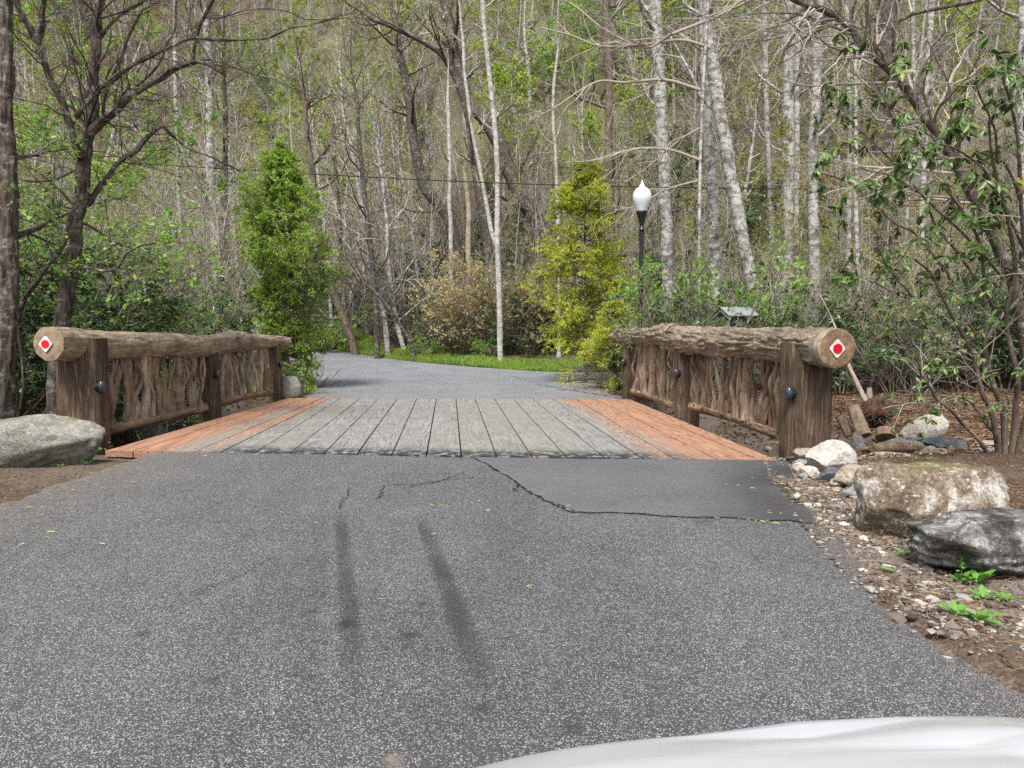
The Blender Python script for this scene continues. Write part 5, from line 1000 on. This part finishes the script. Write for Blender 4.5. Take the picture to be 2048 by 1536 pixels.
def tryplace(px0, px1, Y0, Y1, n, keys, sc, gap=1.1):
    global cnt
    k_ = 0; it = 0
    while k_ < n and it < n*30:
        it += 1; px = rg.uniform(px0, px1); Y = rg.uniform(Y0, Y1); p = putp(px, 700, Y)
        if inroad(p[0], p[1]) > .5 or inroad(p[0]-1.2, p[1]-1.2) > .5 or inroad(p[0]+1.2, p[1]-1.2) > .5 or inroad(p[0]+.3, p[1]-2) > .5: continue
        if any((p[0]-a)**2+(p[1]-b)**2 < gap*gap for a, b in taken): continue
        if 455 < px < 700 and Y < 30: continue
        if abs(px-1468) < 60 and Y < 17.5: continue
        if px < 1300 and Y < 24.5 and px > 1080: continue
        taken.append((p[0], p[1])); k = rg.choice(keys); mt, mc = SH[k]; s = sc*rg.uniform(.75, 1.25); kd = k[:4]
        nm = {'rhod': 'rhododendron', 'laur': 'laurel_bush', 'bare': 'bare_shrub', 'fres': 'green_shrub'}[kd]; kk = 'rhodo' if kd == 'rhod' else kd
        place(nm, labs[kk], 'shrub', {'rhodo': 'rhododendrons in the understory', 'laur': 'laurel bushes in the understory', 'bare': 'leafless bushes in the understory', 'fres': 'leafing bushes in the understory'}[kk], mt, mc, p, rg.uniform(0, 6.28), s, s*rg.uniform(.8, 1.2), 'stems', 'twigs' if kd == 'bare' else 'foliage'); k_ += 1
tryplace(1280, 2150, 13.6, 20, 40, ['rhodo0', 'rhodo1', 'rhodo2', 'laurel0', 'laurel1', 'fresh', 'laurel1', 'bare0'], .95, .95)
tryplace(1150, 2200, 20, 31, 46, ['rhodo2', 'rhodo1', 'laurel0', 'laurel1', 'rhodo0', 'bare1', 'fresh', 'fresh'], 1.2)
tryplace(700, 1200, 27, 34, 34, ['rhodo2', 'laurel1', 'laurel0', 'bare0', 'bare1', 'bare0', 'laurel0'], 1.1)
tryplace(640, 1250, 33, 44, 40, ['rhodo0', 'laurel1', 'bare0', 'bare1', 'bare1', 'rhodo1'], 1.5)
tryplace(-100, 620, 17, 36, 40, ['laurel0', 'bare0', 'bare1', 'bare0', 'rhodo2', 'bare1'], 1.2)
tryplace(-100, 620, 36, 60, 40, ['bare0', 'bare1', 'fresh', 'laurel1'], 1.7)
tryplace(1200, 2200, 31, 46, 44, ['rhodo0', 'laurel1', 'bare0', 'bare1', 'fresh'], 1.5)

# light green understory trees at left with leaves in layers
def layered(seed, Ht, per=4):
    rg = np.random.default_rng(seed); n = 16; tp = np.stack([.25*vn(np.stack([np.linspace(0, 2, n), np.zeros(n), np.zeros(n)], -1), seed)*np.linspace(0, 1, n), .25*vn(np.stack([np.linspace(0, 2, n), np.ones(n)*3, np.zeros(n)], -1), seed), np.linspace(0, Ht, n)], -1); r = .045*(1-.85*np.linspace(0, 1, n)); gt = Geo(); tubes(gt, tp[None], r[None], 8)
    P1, R1, l1 = grow(rg, tp[None], r[None], 30, .15, .98, 1.35, 2.0, 8, .12, .0, .5, taperlen=.5, rmin=.005); tubes(gt, P1, R1, 5); gc = Geo()
    P2, R2, l2 = grow(rg, P1, R1, 7, .2, 1., .8, l1*.45, 5, .12, .0, .6, taperlen=.4, rmin=.003, flat=.8); tubes(gc, P2, R2, 4, 0, rg.uniform(0, .6, len(P2)))
    P3, R3, l3 = grow(rg, P2, R2, 4, .2, 1., .7, l2*.5, 4, .12, .0, .6, taperlen=.4, rmin=.002, flat=.8); tubes(gc, P3, R3, 3, 0, rg.uniform(0, .8, len(P3)))
    crown_leaves(rg, gc, P3, per, .068, 1, KITE, .7, .75); return gt, gc
LT = [meshes(*layered(200+i, 5.5), 'bark_dark', 'twig_dark', 'fresh') for i in range(2)]
for i, (px, Y, s, lab) in enumerate([(90, 11.5, .95, 'small tree with light green layered leaves left of the forked near tree'), (-70, 10.5, 1.0, 'small light green tree cut by the left picture edge'), (250, 14, .95, 'light green layered small tree above the dark evergreen bush'), (330, 12.5, .72, 'light green leafy sapling above the far half of the left railing'), (160, 15.5, 1.3, 'taller light green tree further behind the forked near tree')]):
    mt, mc = LT[i % 2]; place('understory_tree', lab, 'tree', 'light green understory trees at left', mt, mc, putp(px, 700, Y), i*1.3, s)

# ------------------------------------------------------------------ wooded hillside
TK = {}
TK['bare'] = [meshes(*forest_tree(300+i, 15, .13, 40, 7, 7, .12, None, L1=.19, lean=.04), 'bark_far', 'twig', None) for i in range(4)]
TK['lime'] = [meshes(*forest_tree(310+i, 13, .11, 40, 7, 6, .15, 'lime', 9, .13, L1=.2, lean=.05, clump=1.1), 'bark_far', 'twig', 'lime') for i in range(3)]
TK['olive'] = [meshes(*forest_tree(320+i, 12, .10, 38, 7, 6, .15, 'olive', 4, .085, L1=.2, lean=.06), 'bark_far', 'twig', 'olive') for i in range(2)]
TK['sap'] = [meshes(*forest_tree(330+i, 7.5, .035, 30, 6, 6, .1, None, L1=.22, lean=.08, up_=.18, ang=.7), 'bark_far', 'twig', None) for i in range(4)]
TK['sapo'] = [meshes(*forest_tree(340+i, 7, .035, 30, 6, 5, .1, 'olive', 3, .06, L1=.2, lean=.08, up_=.18, ang=.7), 'bark_far', 'twig', 'olive') for i in range(2)]
TINFO = {'bare': ('bare_tree', 'leafless grey tree on the wooded hillside', 'leafless trees on the hillside'), 'lime': ('leafing_tree', 'tree with fresh lime green leaves on the wooded hillside', 'lime green trees on the hillside'),
         'olive': ('budding_tree', 'tree with yellowish buds on the wooded hillside', 'budding trees on the hillside'), 'sap': ('bare_sapling', 'thin leafless sapling in the wood', 'leafless saplings in the wood'), 'sapo': ('budding_sapling', 'thin sapling with yellowish buds in the wood', 'budding saplings in the wood')}
tk = []
def forest(px0, px1, Y0, Y1, n, keys, gap, sc=1.):
    k_ = it = 0
    while k_ < n and it < n*25:
        it += 1; px = rg.uniform(px0, px1); Y = math.sqrt(rg.uniform(Y0**2, Y1**2)); p = putp(px, 600, Y)
        if inroad(p[0], p[1]) > .5 or inroad(p[0], p[1]-1.) > .5: continue
        if 470 < px < 690 and Y < 34 and Y > 14: continue
        if 1235 < px < 1330 and Y < 16.5: continue
        if Y < 30 and abs(p[0]) < 4.5: continue
        if any((p[0]-a)**2+(p[1]-b)**2 < gap*gap for a, b in tk): continue
        tk.append((p[0], p[1])); k = rg.choice(keys); mt, mc = TK[k][rg.integers(len(TK[k]))]; s = sc*rg.uniform(.75, 1.3); nm, lab, gr = TINFO[k]
        place(nm, lab, 'tree' if 'sap' not in k else 'sapling', gr, mt, mc, p, rg.uniform(0, 6.28), s); k_ += 1
forest(-150, 2200, 36, 62, 130, ['bare', 'bare', 'lime', 'olive', 'lime'], 2.1)
forest(-150, 2200, 60, 100, 190, ['bare', 'bare', 'lime', 'olive', 'lime', 'lime'], 2.5)
forest(-150, 900, 50, 130, 80, ['bare', 'lime', 'bare'], 3., 1.15)
forest(-150, 2200, 100, 160, 150, ['bare', 'lime', 'olive', 'lime'], 3.5, 1.25)
tryplace(-150, 2200, 44, 80, 120, ['bare0', 'bare1', 'bare1', 'fresh'], 2.4, 2.5)
tryplace(-150, 2200, 80, 130, 90, ['bare0', 'bare1', 'fresh', 'laurel1'], 3.2, 3.5)
forest(-420, -120, 24, 90, 26, ['bare', 'lime'], 3.)
forest(640, 2200, 27, 42, 90, ['sap', 'sap', 'sapo', 'sap'], 1.1)
forest(1280, 2200, 13.5, 27, 34, ['sap', 'sapo', 'sapo'], 1.1, .85)
forest(-150, 470, 17, 42, 60, ['sap', 'sap', 'sapo'], 1.2)

# ------------------------------------------------------------------ near shrub at right with large glossy leaves
hs_ = thing('broadleaf_shrub', 'near tall evergreen shrub with large dark glossy drooping leaves at the right', 'shrub', (0, 0, 0))
HB = np.array([*P(2000, 905, 6.6)[:2], .08]); hs_.location = HB; gt = Geo(); gc = Geo(); rg = np.random.default_rng(90)
stems = [([(1982, 915), (1950, 870), (1912, 832), (1880, 798), (1850, 770), (1840, 740)], 13, 4, 0), ([(1995, 917), (1985, 830), (1965, 770), (1935, 690), (1900, 620), (1870, 560), (1830, 520)], 17, 5, 0),
         ([(2008, 917), (2005, 832), (1985, 770), (1972, 700), (1975, 620), (1960, 520), (1930, 430), (1890, 370)], 19, 5, .1), ([(2020, 920), (2035, 850), (2030, 760), (2020, 650), (2030, 540), (2010, 420), (1985, 330), (1975, 240)], 18, 5, -.1),
         ([(2030, 922), (2060, 800), (2065, 650), (2050, 500), (2040, 380), (2030, 250), (2010, 150)], 18, 5, -.3), ([(1975, 780), (1920, 730), (1870, 660), (1830, 600), (1790, 560), (1760, 520)], 9, 3, 0), ([(2000, 640), (1950, 560), (1890, 470), (1840, 400), (1780, 350), (1720, 330)], 9, 3, -.1),
         ([(2060, 520), (2000, 400), (1950, 330), (1880, 290), (1810, 300)], 9, 3, -.3), ([(2040, 400), (2000, 300), (1970, 210), (1960, 150)], 8, 3, -.4), ([(2060, 330), (2050, 200), (2030, 120)], 9, 4, -.5), ([(1900, 560), (1840, 480), (1780, 430), (1700, 370), (1640, 345)], 7, 3, .1), ([(1850, 300), (1790, 240), (1750, 180), (1720, 170)], 6, 2, 0), ([(1985, 860), (1930, 800), (1890, 790)], 8, 3, 0), ([(2010, 560), (1940, 480), (1860, 400), (1760, 290), (1690, 240)], 8, 3, .1), ([(1960, 700), (1890, 640), (1800, 590), (1740, 560)], 8, 3, .2)]
tips = []
for i, (pts, w0, w1, dy) in enumerate(stems):
    q = np.array([P(x, y, 6.6+dy*k*.35-.06*k) for k, (x, y) in enumerate(pts)])-HB; sp = spline(q, 34); s = np.arange(34)*.2; sp = sp+.03*np.stack([vn(np.stack([s, s*0+i, s*0], -1), 1), vn(np.stack([s, s*0+i, s*0], -1), 2), vn(np.stack([s, s*0+i, s*0], -1), 3)], -1)*(s[:, None] > .1)
    r = np.linspace(w0*.78, w1*.8, 34)/F*6.5/2; tubes(gt, sp[None], r[None], 10)
    P1, R1, l1 = grow(rg, sp[None], r[None], 18 if w0 > 10 else 15, .3 if w0 > 10 else .12, 1., .75, .6, 7, .13, .03, .33, taperlen=.3, rmin=.004); tubes(gc, P1, R1, 6, 0, rg.uniform(.1, .8, len(P1)))
    P2, R2, l2 = grow(rg, P1, R1, 2, .35, 1., .6, l1*.5, 5, .14, .02, .6, taperlen=.3, rmin=.0025); tubes(gc, P2, R2, 5, 0, rg.uniform(.2, 1, len(P2)))
    tips += [(P1[:, -1], P1[:, -1]-P1[:, -2]), (P2[:, -1], P2[:, -1]-P2[:, -2])]
tp = np.concatenate([a for a, _ in tips]); td = nrm(np.concatenate([b for _, b in tips]))
dens = np.array([0.]*len(tp)); wpos = tp+HB; pxs_ = np.array([PXY(a) for a in wpos]); keep = (rg.random(len(tp)) < np.where(pxs_[:, 1] < 560, .58, .8)) & (pxs_[:, 0] > 1610) & (pxs_[:, 1] > 60)
tp, td = tp[keep], td[keep]; whl = 6; n = len(tp)*whl; T = np.repeat(td, whl, 0); q = np.repeat(tp, whl, 0); side = nrm(np.cross(T, rg.normal(size=(n, 3)))); ax = nrm(side*.8+T*.35-np.array([0, 0, 1.])*rg.uniform(.3, 1.3, n)[:, None]); no = nrm(T+rg.normal(0, .35, (n, 3))+np.array([0, 0, .5]))
pyl = np.repeat(pxs_[keep][:, 1], whl); Ls = rg.uniform(.065, .11, n)*np.where(pyl > 560, .68, 1.12); rr_ = np.clip(rg.normal(.38, .17, n), 0, .74); rr_[rg.random(n) < .012] = 1.
leaves(gc, q, ax, no, Ls, Ls*rg.uniform(.36, .46, n), 1, RHODO, rr_)
link('stems', gt.mesh('stems', M['bark_brown']), hs_); link('foliage', gc.mesh('foliage', [M['twig'], M['hero']], True), hs_)
# arching limb from upper right
ar = thing('arching_tree', 'dark arching limb sweeping from top right down behind the glossy shrub', 'tree', (0, 0, 0)); pts = [(2075, 800), (2040, 620), (1990, 480), (1920, 342), (1888, 292), (1852, 237), (1806, 169), (1760, 119), (1724, 87), (1697, 50), (1656, 23), (1596, 0), (1540, -30)]
q = np.array([P(x, y, 9.) for x, y in pts]); q[0] = [q[0][0], q[0][1], float(hgt(q[0][0], q[0][1]))-.05]; ab = q[0].copy(); ar.location = ab; sp = spline(q-ab, 60); r = np.linspace(.075, .035, 60); gt = Geo(); gc = Geo(); s = np.arange(60)*.3; sp = sp+.02*np.stack([vn(np.stack([s, s*0, s*0], -1), 5)]*3, -1)
tubes(gt, sp[None], r[None], 14); q2 = spline(np.array([P(x, y, 9.) for x, y in [(1790, 150), (1788, 60), (1815, 33), (1847, 23), (1900, 12), (1955, 0), (2020, -30)]])-ab, 30); r2 = np.linspace(.02, .028, 30); tubes(gt, q2[None], r2[None], 8)
rg = np.random.default_rng(66)
for S0, R0, nb in ((sp, r, 60), (q2, r2, 12)):
    P1, R1, l1 = grow(rg, S0[None], R0[None], nb, .2, 1., .85, 1.7, 10, .15, .02, .4, taperlen=.1, rmin=.005); tubes(gc, P1, R1, 6, 0, rg.uniform(.1, .8, len(P1)))
    P2, R2, l2 = grow(rg, P1, R1, 6, .15, 1., .65, l1*.55, 7, .17, .0, .55, taperlen=.4, rmin=.003); tubes(gc, P2, R2, 4, 0, rg.uniform(.1, 1, len(P2)))
    P3, R3, l3 = grow(rg, P2, R2, 3, .15, 1., .65, l2*.55, 5, .2, .0, .6, taperlen=.4, rmin=.002); tubes(gc, P3, R3, 3, 0, rg.uniform(.2, 1, len(P3)))
link('trunk', gt.mesh('trunk', M['bark_dark']), ar); link('crown', gc.mesh('crown', [M['twig'], M['olive']], False), ar)
# bare branches reaching in at top centre (from a tree right of the lamp)
br = MS('branching_tree', 'bare tree with long horizontal boughs over the street lamp', [(1400, 640), (1398, 500), (1400, 330), (1405, 200), (1412, 80), (1418, -40)], 17.2, 7, 6, 'bark_grey', seed=501, top=1, branches=0)
gc = Geo(); rb0 = np.array(br.location)
for i, (pts, w0, w1) in enumerate([([(1418, 40), (1340, 70), (1290, 95), (1210, 60), (1160, 20), (1130, 0)], 7, 3), ([(1420, 95), (1360, 80), (1280, 90), (1200, 92), (1140, 70), (1080, 55)], 7, 2.5), ([(1400, 180), (1330, 160), (1250, 165), (1190, 165), (1110, 215), (1060, 240)], 7, 2.5), ([(1400, 320), (1340, 300), (1270, 298), (1190, 320), (1130, 325)], 6, 2.5), ([(1410, 250), (1360, 280), (1300, 330), (1250, 365)], 4, 2), ([(1420, 40), (1460, 20), (1500, 0), (1530, -20)], 7, 5), ([(1400, 360), (1330, 380), (1280, 410), (1230, 420)], 4, 2)]):
    sp = spline(np.array([P(x, y, 17.2+.12*k) for k, (x, y) in enumerate(pts)])-rb0, 30); r = np.linspace(w0, w1, 30)/F*17.2/2; tubes(gc, sp[None], r[None], 7, 0, [.5]); rg = np.random.default_rng(700+i)
    P1, R1, l1 = grow(rg, sp[None], r[None], 16, .15, 1., .7, 1.5, 9, .14, .02, .5, taperlen=.2, rmin=.005); tubes(gc, P1, R1, 5, 0, rg.uniform(.2, .9, len(P1)))
    P2, R2, l2 = grow(rg, P1, R1, 4, .15, 1., .65, l1*.55, 6, .17, .0, .55, taperlen=.4, rmin=.003); tubes(gc, P2, R2, 4, 0, rg.uniform(.1, 1, len(P2)))
link('boughs', gc.mesh('boughs', [M['twig']], False), br)

# ------------------------------------------------------------------ weeds
def weed(label, px, py, n, L, seed, stalk=False, group=None):
    rg = np.random.default_rng(seed); z = 0
    for k in range(5): b = G(px, py, z); z = float(hgt(b[0], b[1]))
    root = thing('weed', label, 'weed', (b[0], b[1], z), group); a = np.arange(n)*2.4+rg.uniform(0, .5, n); g = Geo(); el = rg.uniform(.25, .9, n); ax = np.stack([np.cos(a)*np.cos(el), np.sin(a)*np.cos(el), np.sin(el)], -1); no = nrm(np.stack([-np.cos(a)*.3, -np.sin(a)*.3, np.ones(n)], -1)); ls = L*rg.uniform(.6, 1.15, n)
    leaves(g, np.stack([np.cos(a)*.01, np.sin(a)*.01, a*0+.01], -1), ax, no, ls, ls*.42, 0, RHODO, rg.uniform(.2, 1, n))
    link('leaves', g.mesh('leaves', M['weed']), root)
    if stalk:
        g = Geo(); h_ = L*1.9; sp = np.array([[0, 0, 0], [.01, 0, h_*.5], [0, .01, h_]]); tubes(g, sp[None], np.array([[.003, .0025, .002]]), 5); m_ = 22; t = rg.uniform(.4, 1, m_); p = np.stack([t*0, t*0, t*h_], -1); ax = rg.normal(size=(m_, 3)); leaves(g, p, ax, nrm(rg.normal(size=(m_, 3))), L*.3, L*.16, 0, DIAM, rg.random(m_)); link('stalk', g.mesh('stalk', M['weed']), root)
for i, (px, py, n, L, st, lab) in enumerate([(1955, 1170, 10, .115, 0, 'largest weed rosette under the dark lichened boulder'), (1920, 1165, 8, .08, 1, 'tall stalked weed in front of the dark lichened boulder'), (1963, 1245, 10, .09, 0, 'bright weed rosette lowest at the right verge'), (1912, 1232, 9, .07, 0, 'small creeping weed left of the bright rosette'), (1965, 1200, 7, .07, 0, 'small weed just below the largest rosette'),
        (1776, 1020, 8, .05, 0, 'tiny weed between gravel and the squared boulder'), (1772, 1145, 8, .05, 0, 'tiny weed in the gravel left of the lichened boulder'), (1735, 1032, 6, .05, 1, 'tiny sprig beside the asphalt patch corner'), (1845, 1065, 7, .06, 1, 'sprig at the foot of the big squared boulder'), (2010, 1205, 7, .06, 0, 'small weed at the right picture edge below the boulder'), (1805, 1110, 7, .045, 0, 'tiny weed in gravel below the squared boulder'),
        (192, 905, 8, .08, 0, 'small green weed at the foot of the left near post'), (175, 930, 8, .07, 0, 'flat green weed on the left dirt verge'), (120, 935, 8, .05, 0, 'tiny weed furthest left on the dirt verge'), (86, 836, 11, .24, 0, 'leafy green plant behind the large smooth boulder')]):
    weed(lab, px, py, n, L, 800+i, bool(st))
def weedtop(label, p, n, L, seed):
    rg = np.random.default_rng(seed); root = thing('weed', label, 'weed', p); g = Geo()
    for k in range(n):
        c = np.array([rg.normal(0, .12), rg.normal(0, .06), 0]); a = rg.uniform(0, 6.28, 7); el = rg.uniform(.2, 1., 7); ax = np.stack([np.cos(a)*np.cos(el), np.sin(a)*np.cos(el), np.sin(el)], -1); leaves(g, c+ax*.01, ax, np.tile([0, 0, 1.], (7, 1))+rg.normal(0, .3, (7, 3)), L, L*.5, 0, RHODO, rg.random(7))
    link('leaves', g.mesh('leaves', M['weed']), root)
weedtop('cluster of green weeds behind the mossy top of the squared boulder', P(1862, 925, 6.5), 12, .06, 1); weedtop('cluster of green weeds around the stick behind the squared boulder', P(1900, 945, 6.2), 10, .055, 2); weedtop('grassy weeds at the foot of the glossy shrub', P(2010, 925, 6.4), 14, .07, 3)

# ------------------------------------------------------------------ street lamp, roofed box, cable
b = P(1281, 640, 15.5); zg = float(hgt(b[0], b[1])); lp = thing('street_lamp', 'black street lamp with a white acorn globe behind the right railing', 'street lamp', (b[0], b[1], zg)); ztop = P(1282, 424, 15.5)[2]-zg
def lathe(g, prof, n=32, mat=0):
    pr = np.array(prof); a = np.linspace(0, 2*pi, n, endpoint=False); v = np.stack([pr[:, 0:1]*np.cos(a), pr[:, 0:1]*np.sin(a), np.repeat(pr[:, 1:2], n, 1)], -1); m = len(pr); k = (np.arange(m-1)[:, None]*n+np.arange(n)[None]).ravel(); k1 = (np.arange(m-1)[:, None]*n+(np.arange(n)[None]+1) % n).ravel(); g.add(v, np.stack([k, k1, k1+n, k+n], -1), mat)
g = Geo(); lathe(g, [(.14, -.1), (.14, .25), (.11, .3), (.10, .6), (.07, .66), (.055, .75), (.047, ztop-.45), (.047, ztop-.42), (.06, ztop-.41), (.06, ztop-.37), (.047, ztop-.36), (.05, ztop-.3), (.0, ztop-.3)], 24); link('pole', g.mesh('pole', M['black']), lp)
g = Geo(); lathe(g, [(.05, ztop-.3), (.06, ztop-.22), (.085, ztop-.12), (.12, ztop-.03), (.125, ztop), (.12, ztop+.02), (0, ztop+.02)], 28); link('globe_holder', g.mesh('globe_holder', M['black']), lp)
g = Geo(); z_ = ztop+.02; lathe(g, [(.115, z_), (.13, z_+.05), (.175, z_+.15), (.203, z_+.25), (.205, z_+.32), (.185, z_+.40), (.14, z_+.47), (.09, z_+.51), (.06, z_+.525), (.062, z_+.54), (.055, z_+.56), (.03, z_+.60), (.02, z_+.63), (.012, z_+.66), (0, z_+.67)], 36); link('globe', g.mesh('globe', M['globe']), lp)
c = P(1470, 640, 13.5); bx = thing('roofed_box', 'small dark post box with a gabled metal roof behind the right handrail', 'utility box', (c[0], c[1], float(hgt(c[0], c[1])))); zr = P(1470, 632, 13.5)[2]-bx.location[2]
g = Geo(); box(g, (0, 0, (zr-.02)/2-.05), (.34, .3, zr+.04)); link('cabinet', g.mesh('cabinet', M['boxwood'], False), bx)
g = Geo()
for s_ in (-1, 1):
    n = 12; x = np.linspace(-.36, .36, n*2); rows_ = []
    zc = .012*np.sin(np.arange(n*2)*pi); 
    for (yy, zz) in ((0, .17), (s_*.28, 0)):
        for off in (0, -.015): rows_.append(np.stack([x, np.full(len(x), yy), zr+zz+off+.008*(np.arange(len(x)) % 2)], -1))
    v = np.stack(rows_); m = len(x)
    def strip(a, b): k = np.arange(m-1); return np.stack([a*m+k, a*m+k+1, b*m+k+1, b*m+k], -1)
    g.add(v, np.concatenate([strip(0, 2), strip(1, 3), strip(2, 3)]))
ro = link('roof', g.mesh('roof', M['roofmetal'], False), bx); ro.rotation_euler = (0, 0, .28)
g = Geo()
for x in (-.33, .33):
    for s_ in (-1, 1):
        v = np.array([[x-.02, 0, zr+.15], [x+.02, 0, zr+.15], [x+.02, s_*.27, zr-.025], [x-.02, s_*.27, zr-.025], [x-.02, 0, zr+.08], [x+.02, 0, zr+.08], [x+.02, s_*.27, zr-.09], [x-.02, s_*.27, zr-.09]]); g.add(v, [[0, 1, 2, 3], [7, 6, 5, 4], [0, 3, 7, 4], [1, 5, 6, 2], [2, 6, 7, 3]])
o = link('gable_board', g.mesh('gable_board', plain('gable_wood', (.22, .235, .22), .8, .2, (10, .7, 1.2)), False), bx); o.rotation_euler = (0, 0, .28)
g = Geo(); box(g, (.03, -.165, zr-.13), (.09, .03, .14)); link('meter', g.mesh('meter', plain('meter_grey', (.35, .36, .36), .4, .4), False), bx)
g = Geo(); box(g, (-.2, -.1, zr-.17), (.07, .12, .16)); link('white_box', g.mesh('white_box', M['whitemetal'], False), bx)
cb = thing('overhead_cable', 'black cable hanging across the wood above the bridge', 'cable', P(-200, 300, 20)); o0 = np.array(cb.location)
pts = [P(-300, 290, 20), P(0, 308, 20), P(300, 328, 20), P(700, 352, 20), P(1000, 366, 20), P(1250, 373, 20), P(1600, 378, 20), P(2048, 376, 20), P(2400, 366, 20)]
g = Geo(); tubes(g, (spline(pts, 80)-o0)[None], np.full((1, 80), .016), 6, 0, None, True); link('cable', g.mesh('cable', M['cable']), cb)

# ------------------------------------------------------------------ the white car whose bonnet shows at the bottom right
car = thing('white_car', 'white car, only its smooth bonnet edge showing at the bottom right', 'car', (.42, -1.4, 0)); CO = np.array([.42, -1.4, 0.])
def carbody(stY, wf, ztopf, zbotf, e=.30, n=49):
    a = np.linspace(0, pi, n); rows_ = []
    for y in stY:
        w_, zt, zb = wf(y), ztopf(y), zbotf(y); x = np.cos(a); sx = np.sign(x)*np.abs(x)**.55*w_; zz = zb+(zt-zb)*np.abs(np.sin(a))**e
        crown = -.035*(np.clip(np.abs(sx)/.9, 0, 1)**2); rows_.append(np.stack([sx, np.full(n, y), zz+crown*(np.sin(a) > .2)], -1))
    return np.array(rows_)
def wf(y):
    f = np.clip((y+.35)/1.262, 0, .9999); b_ = np.clip((-2.6-y)/1.2, 0, .9999); return .93*(1-f**5.2)**.5*(1-b_**5)**(1/5.)
def zt(y): return np.interp(y, [-3.8, -3.6, -3.0, -.4, .2, .55, .72, .80, .85, .88], [.6, .9, .97, .96, .92, .872, .845, .82, .78, .57])
st = np.concatenate([np.linspace(-3.78, -3.3, 16), np.linspace(-3.2, .3, 30), np.linspace(.33, .911, 60)])
v = carbody(st, wf, zt, lambda y: .32); g = Geo(); n = v.shape[1]
xr = v[..., 0]; v[..., 2] += .013*ss(.0, .035, xr-(-.05)+.0)*(v[..., 2] > .7)*ss(.86, .6, v[..., 1])*0
ridge = -.010*np.exp(-(((xr+.05)+(v[..., 1]-.80)*2.6)/.035)**2)*(v[..., 2] > .6)*(np.abs(xr) < .6)+.010*ss(-.02, .03, (xr+.05)+(v[..., 1]-.80)*2.6)*(v[..., 2] > .6)*(1-ss(.5, .6, np.abs(xr))); v[..., 2] += ridge
k = (np.arange(len(st)-1)[:, None]*n+np.arange(n-1)[None]).ravel(); g.add(v+np.array([.42, 0, 0])-CO, np.stack([k, k+1, k+n+1, k+n], -1)); g.add((v[-1]+np.array([.42, 0, 0])-CO), [list(range(n))]); g.add((v[0]+np.array([.42, 0, 0])-CO), [list(range(n))[::-1]])
link('body', g.mesh('body', M['car']), car)
st = np.linspace(-3.3, -.5, 40); v = carbody(st, lambda y: .78*(1-np.abs((y+1.9)/1.45)**6)**(1/6.) if abs((y+1.9)/1.45) < 1 else .05, lambda y: np.interp(y, [-3.3, -2.9, -2.4, -1.4, -1.1, -.5], [.95, 1.25, 1.47, 1.5, 1.44, .96]), lambda y: .9, .35)
g = Geo(); k = (np.arange(len(st)-1)[:, None]*n+np.arange(n-1)[None]).ravel(); f = np.stack([k, k+1, k+n+1, k+n], -1); g.add(v+np.array([.42, 0, 0])-CO, f); link('windows', g.mesh('windows', M['carglass']), car)
v = carbody(np.linspace(-2.6, -1.2, 20), lambda y: .62, lambda y: np.interp(y, [-2.6, -2.3, -1.4, -1.2], [1.42, 1.49, 1.515, 1.49]), lambda y: 1.40, .35); g = Geo(); k = (np.arange(19)[:, None]*n+np.arange(n-1)[None]).ravel(); g.add(v+np.array([.42, 0, 0])-CO, np.stack([k, k+1, k+n+1, k+n], -1)); link('roof', g.mesh('roof', M['car']), car)
for sx in (-1, 1):
    for y in (.05, -2.75):
        g = Geo(); an = np.linspace(0, 2*pi, 36, endpoint=False); pr = [(.22, -.1), (.31, -.11), (.33, -.08), (.33, .08), (.31, .11), (.22, .1)]; v = np.array([[[b_3, r_*cos(t), r_*sin(t)] for t in an] for r_, b_3 in pr]); k = (np.arange(5)[:, None]*36+np.arange(36)[None]).ravel(); k1 = (np.arange(5)[:, None]*36+(np.arange(36)[None]+1) % 36).ravel()
        wc = np.array([.42+sx*.84, y, .33])-CO; g.add(v+wc, np.stack([k, k1, k1+36, k+36], -1)); wh = link('wheel', g.mesh('wheel', M['tyre']), car)
        g = Geo(); g.add(np.array([[sx*.09, .23*cos(t), .23*sin(t)] for t in an])+wc, [list(range(36))]); link('rim', g.mesh('rim', M['chrome'], False), wh)
    g = Geo(); v_, f_ = ICO[3]; g.add(v_*np.array([.2, .06, .08])+np.array([.42+sx*.62, .80, .66])-CO, f_); link('headlight', g.mesh('headlight', M['headlight']), car)
